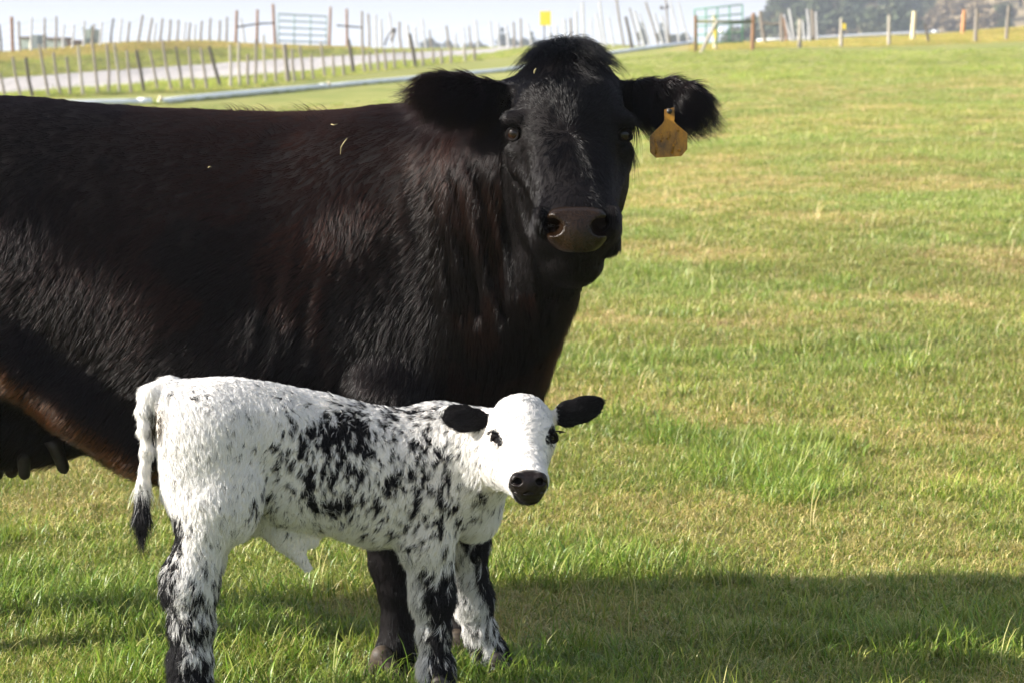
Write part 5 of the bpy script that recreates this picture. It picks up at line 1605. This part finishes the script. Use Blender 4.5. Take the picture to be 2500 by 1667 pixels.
def gpoints():
    pts, tid, rot, scl, tint = [], [], [], [], []
    def zone(y0, y1, dens, smul, xm=1.1):
        w = lambda y: 0.2118 * y * xm + 1.0
        area = (w(y0) + w(y1)) * (y1 - y0)
        n = int(area * dens)
        yy = np.sqrt(y0 ** 2 + (y1 ** 2 - y0 ** 2) * rng.random(n))
        xx = (rng.random(n) * 2 - 1) * w(yy)
        p3 = np.stack([xx, yy, 0 * xx], 1)
        lush = fbm(p3 * (0.85, 1.0, 1), 1.25, 101, 4); dr = fbm(p3, 1.3, 111, 4); sm = fbm(p3, 5.0, 121, 2)
        u = rng.random(n)
        lushv = sstep(0.50, 0.66, lush + 0.18 * (sm - 0.5))
        lushv = np.maximum(lushv, 0.9 * np.exp(-(((xx - 0.15) / 0.42) ** 2 + ((yy - 6.75) / 0.26) ** 2)))
        lushv = np.maximum(lushv, 0.8 * np.exp(-(((xx - 1.05) / 0.35) ** 2 + ((yy - 5.9) / 0.25) ** 2)))
        dryv = sstep(0.44, 0.62, dr) * (1 - lushv)
        t = np.where(u < (0.55 if y0 < 9 else 0.12 if y0 < 16 else 0.0) * lushv, rng.integers(7, 10, n), np.where(u > 1 - 0.75 * dryv - 0.10, rng.integers(4, 7, n), rng.integers(0, 4, n)))
        t = np.where(rng.random(n) < 0.05, rng.integers(10, 12, n), t)
        lushv = np.maximum(lushv, 0.75 * sstep(5.45, 5.1, yy) * (fbm(p3, 2.0, 141, 2) > 0.42))
        zz = terr(xx, yy)
        base_ = np.ones((n, 3))
        g = (fbm(p3 * (0.6, 1.5, 1), 0.5, 131, 3) - 0.5) * 2
        base_ *= (1 + 0.20 * g)[:, None]
        base_ *= np.array([1.07, 0.985, 1.0])
        base_ *= 1 + np.stack([0.16 * dryv - 0.08 * lushv, 0.06 * dryv + 0.04 * lushv, 0.12 * dryv], 1)
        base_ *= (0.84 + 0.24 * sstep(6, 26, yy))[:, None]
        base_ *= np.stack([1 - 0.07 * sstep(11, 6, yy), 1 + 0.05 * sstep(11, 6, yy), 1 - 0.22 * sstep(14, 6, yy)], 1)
        base_ *= (0.85 + 0.3 * rng.random(n))[:, None]
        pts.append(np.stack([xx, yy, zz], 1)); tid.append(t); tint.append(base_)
        rot.append(np.stack([rng.normal(0, .08, n), rng.normal(0, .08, n), rng.random(n) * 6.283], 1))
        scl.append(smul * (0.75 + 0.55 * rng.random(n)) * (0.85 + 0.4 * sm) * np.where(yy < 4.9, 0.85, 1))
    zone(3.6, 9, 330, 1.0, 1.25)
    zone(9, 16, 170, 1.15, 1.4)
    zone(16, 28, 80, 1.3, 1.4)
    zone(28, 40, 34, 1.5, 1.4)
    zone(40, 52, 18, 1.5, 1.4)
    zone(52, 62, 7, 1.5, 1.4)
    # rank dead grass on the bank, rough strips by the fences and along the pipe
    def rough(pxa, pxb, ya, yb, n, s0, s1, kinds, tnt):
        px = pxa + (pxb - pxa) * rng.random(n); t = rng.random(n)
        fa = np.array([ya(p) for p in px]); fb = np.array([yb(p) for p in px])
        yy = fa + (fb - fa) * t; xx = (px - 1250) / FPX * yy
        p3 = np.stack([xx, yy, 0 * xx], 1)
        cl = fbm(p3, 0.35, 151, 3)
        pts.append(np.stack([xx, yy, terr(xx, yy) - 0.01], 1)); tid.append(rng.choice(kinds, n))
        tint.append(np.array(tnt)[None] * (0.65 + 0.7 * cl + 0.25 * rng.random(n))[:, None])
        rot.append(np.stack([rng.normal(0, .1, n), rng.normal(0, .1, n), rng.random(n) * 6.283], 1))
        scl.append(s0 + (s1 - s0) * rng.random(n) * (0.5 + cl))
    bk = lambda p: interp(BANK, p); rf = lambda p: interp(ROADF, p); rn = lambda p: interp(ROADN, p); nf_ = lambda p: interp(NEARF, p); pp = lambda p: interp(PIPE, p)
    rough(-60, 900, lambda p: rf(p) + 0.55 * (bk(p) - rf(p)), lambda p: bk(p) + 1.5, 4600, 1.6, 3.4, [4, 5, 6], (1.12, 0.92, 0.74))
    rough(-60, 1250, rf, lambda p: rf(p) + 0.6 * (bk(p) - rf(p)), 3000, 2.0, 3.4, [0, 1, 2, 4], (1.05, 1.0, 0.8))
    rough(-60, 1300, lambda p: nf_(p) - 1.2, lambda p: rn(p) - 1.2, 3000, 1.8, 3.4, [0, 1, 4, 7], (1.2, 1.12, 0.9))
    rough(-60, 1690, lambda p: pp(p) - 0.25, lambda p: pp(p) + 0.5, 1300, 1.2, 2.2, [0, 1, 4, 7], (1.1, 1.08, 0.9))
    rough(1690, 2600, lambda p: 88.0 + (p - 1690) * 0.009, lambda p: 104.0 + (p - 1690) * 0.008, 3600, 1.8, 3.4, [0, 4, 5, 6], (1.25, 1.05, 0.8))
    rough(1500, 2600, lambda p: 52.0, lambda p: 86.0, 2600, 1.2, 2.6, [0, 1, 2, 3, 7], (1.06, 1.02, 0.98))
    return [np.concatenate(a) for a in (pts, tid, rot, scl, tint)]
gp, gt, gr, gs, gc = gpoints()
me = bpy.data.meshes.new('grass')
me.vertices.add(len(gp)); me.vertices.foreach_set('co', gp.astype(np.float32).ravel())
def addattr(n, typ, data, key):
    a = me.attributes.new(n, typ, 'POINT'); a.data.foreach_set(key, data)
addattr('tid', 'INT', gt.astype(np.int32), 'value')
addattr('rot', 'FLOAT_VECTOR', gr.astype(np.float32).ravel(), 'vector')
addattr('scl', 'FLOAT', gs.astype(np.float32), 'value')
c4_ = np.ones((len(gp), 4), np.float32); c4_[:, :3] = gc
addattr('tint', 'FLOAT_COLOR', c4_.ravel(), 'color')
me.materials.append(m_grass)
grass = bpy.data.objects.new('grass', me)
COL.objects.link(grass)
tag(grass, 'short sunlit pasture grass with dry straw patches', kind='stuff')
ng = bpy.data.node_groups.new('grass_instances', 'GeometryNodeTree')
ng.interface.new_socket('Geometry', in_out='INPUT', socket_type='NodeSocketGeometry')
ng.interface.new_socket('Geometry', in_out='OUTPUT', socket_type='NodeSocketGeometry')
gi = ng.nodes.new('NodeGroupInput'); go = ng.nodes.new('NodeGroupOutput')
iop = ng.nodes.new('GeometryNodeInstanceOnPoints'); ci = ng.nodes.new('GeometryNodeCollectionInfo')
ci.inputs['Collection'].default_value = tufts
ci.inputs['Separate Children'].default_value = True
ci.inputs['Reset Children'].default_value = True
def named(n, typ):
    a = ng.nodes.new('GeometryNodeInputNamedAttribute'); a.data_type = typ; a.inputs['Name'].default_value = n
    return next(o for o in a.outputs if o.name == 'Attribute' and o.enabled)
iop.inputs['Pick Instance'].default_value = True
ng.links.new(gi.outputs[0], iop.inputs['Points'])
ng.links.new(ci.outputs[0], iop.inputs['Instance'])
ng.links.new(named('tid', 'INT'), iop.inputs['Instance Index'])
ng.links.new(named('rot', 'FLOAT_VECTOR'), iop.inputs['Rotation'])
ng.links.new(named('scl', 'FLOAT'), iop.inputs['Scale'])
ng.links.new(iop.outputs[0], go.inputs[0])
md = grass.modifiers.new('scatter', 'NODES'); md.node_group = ng
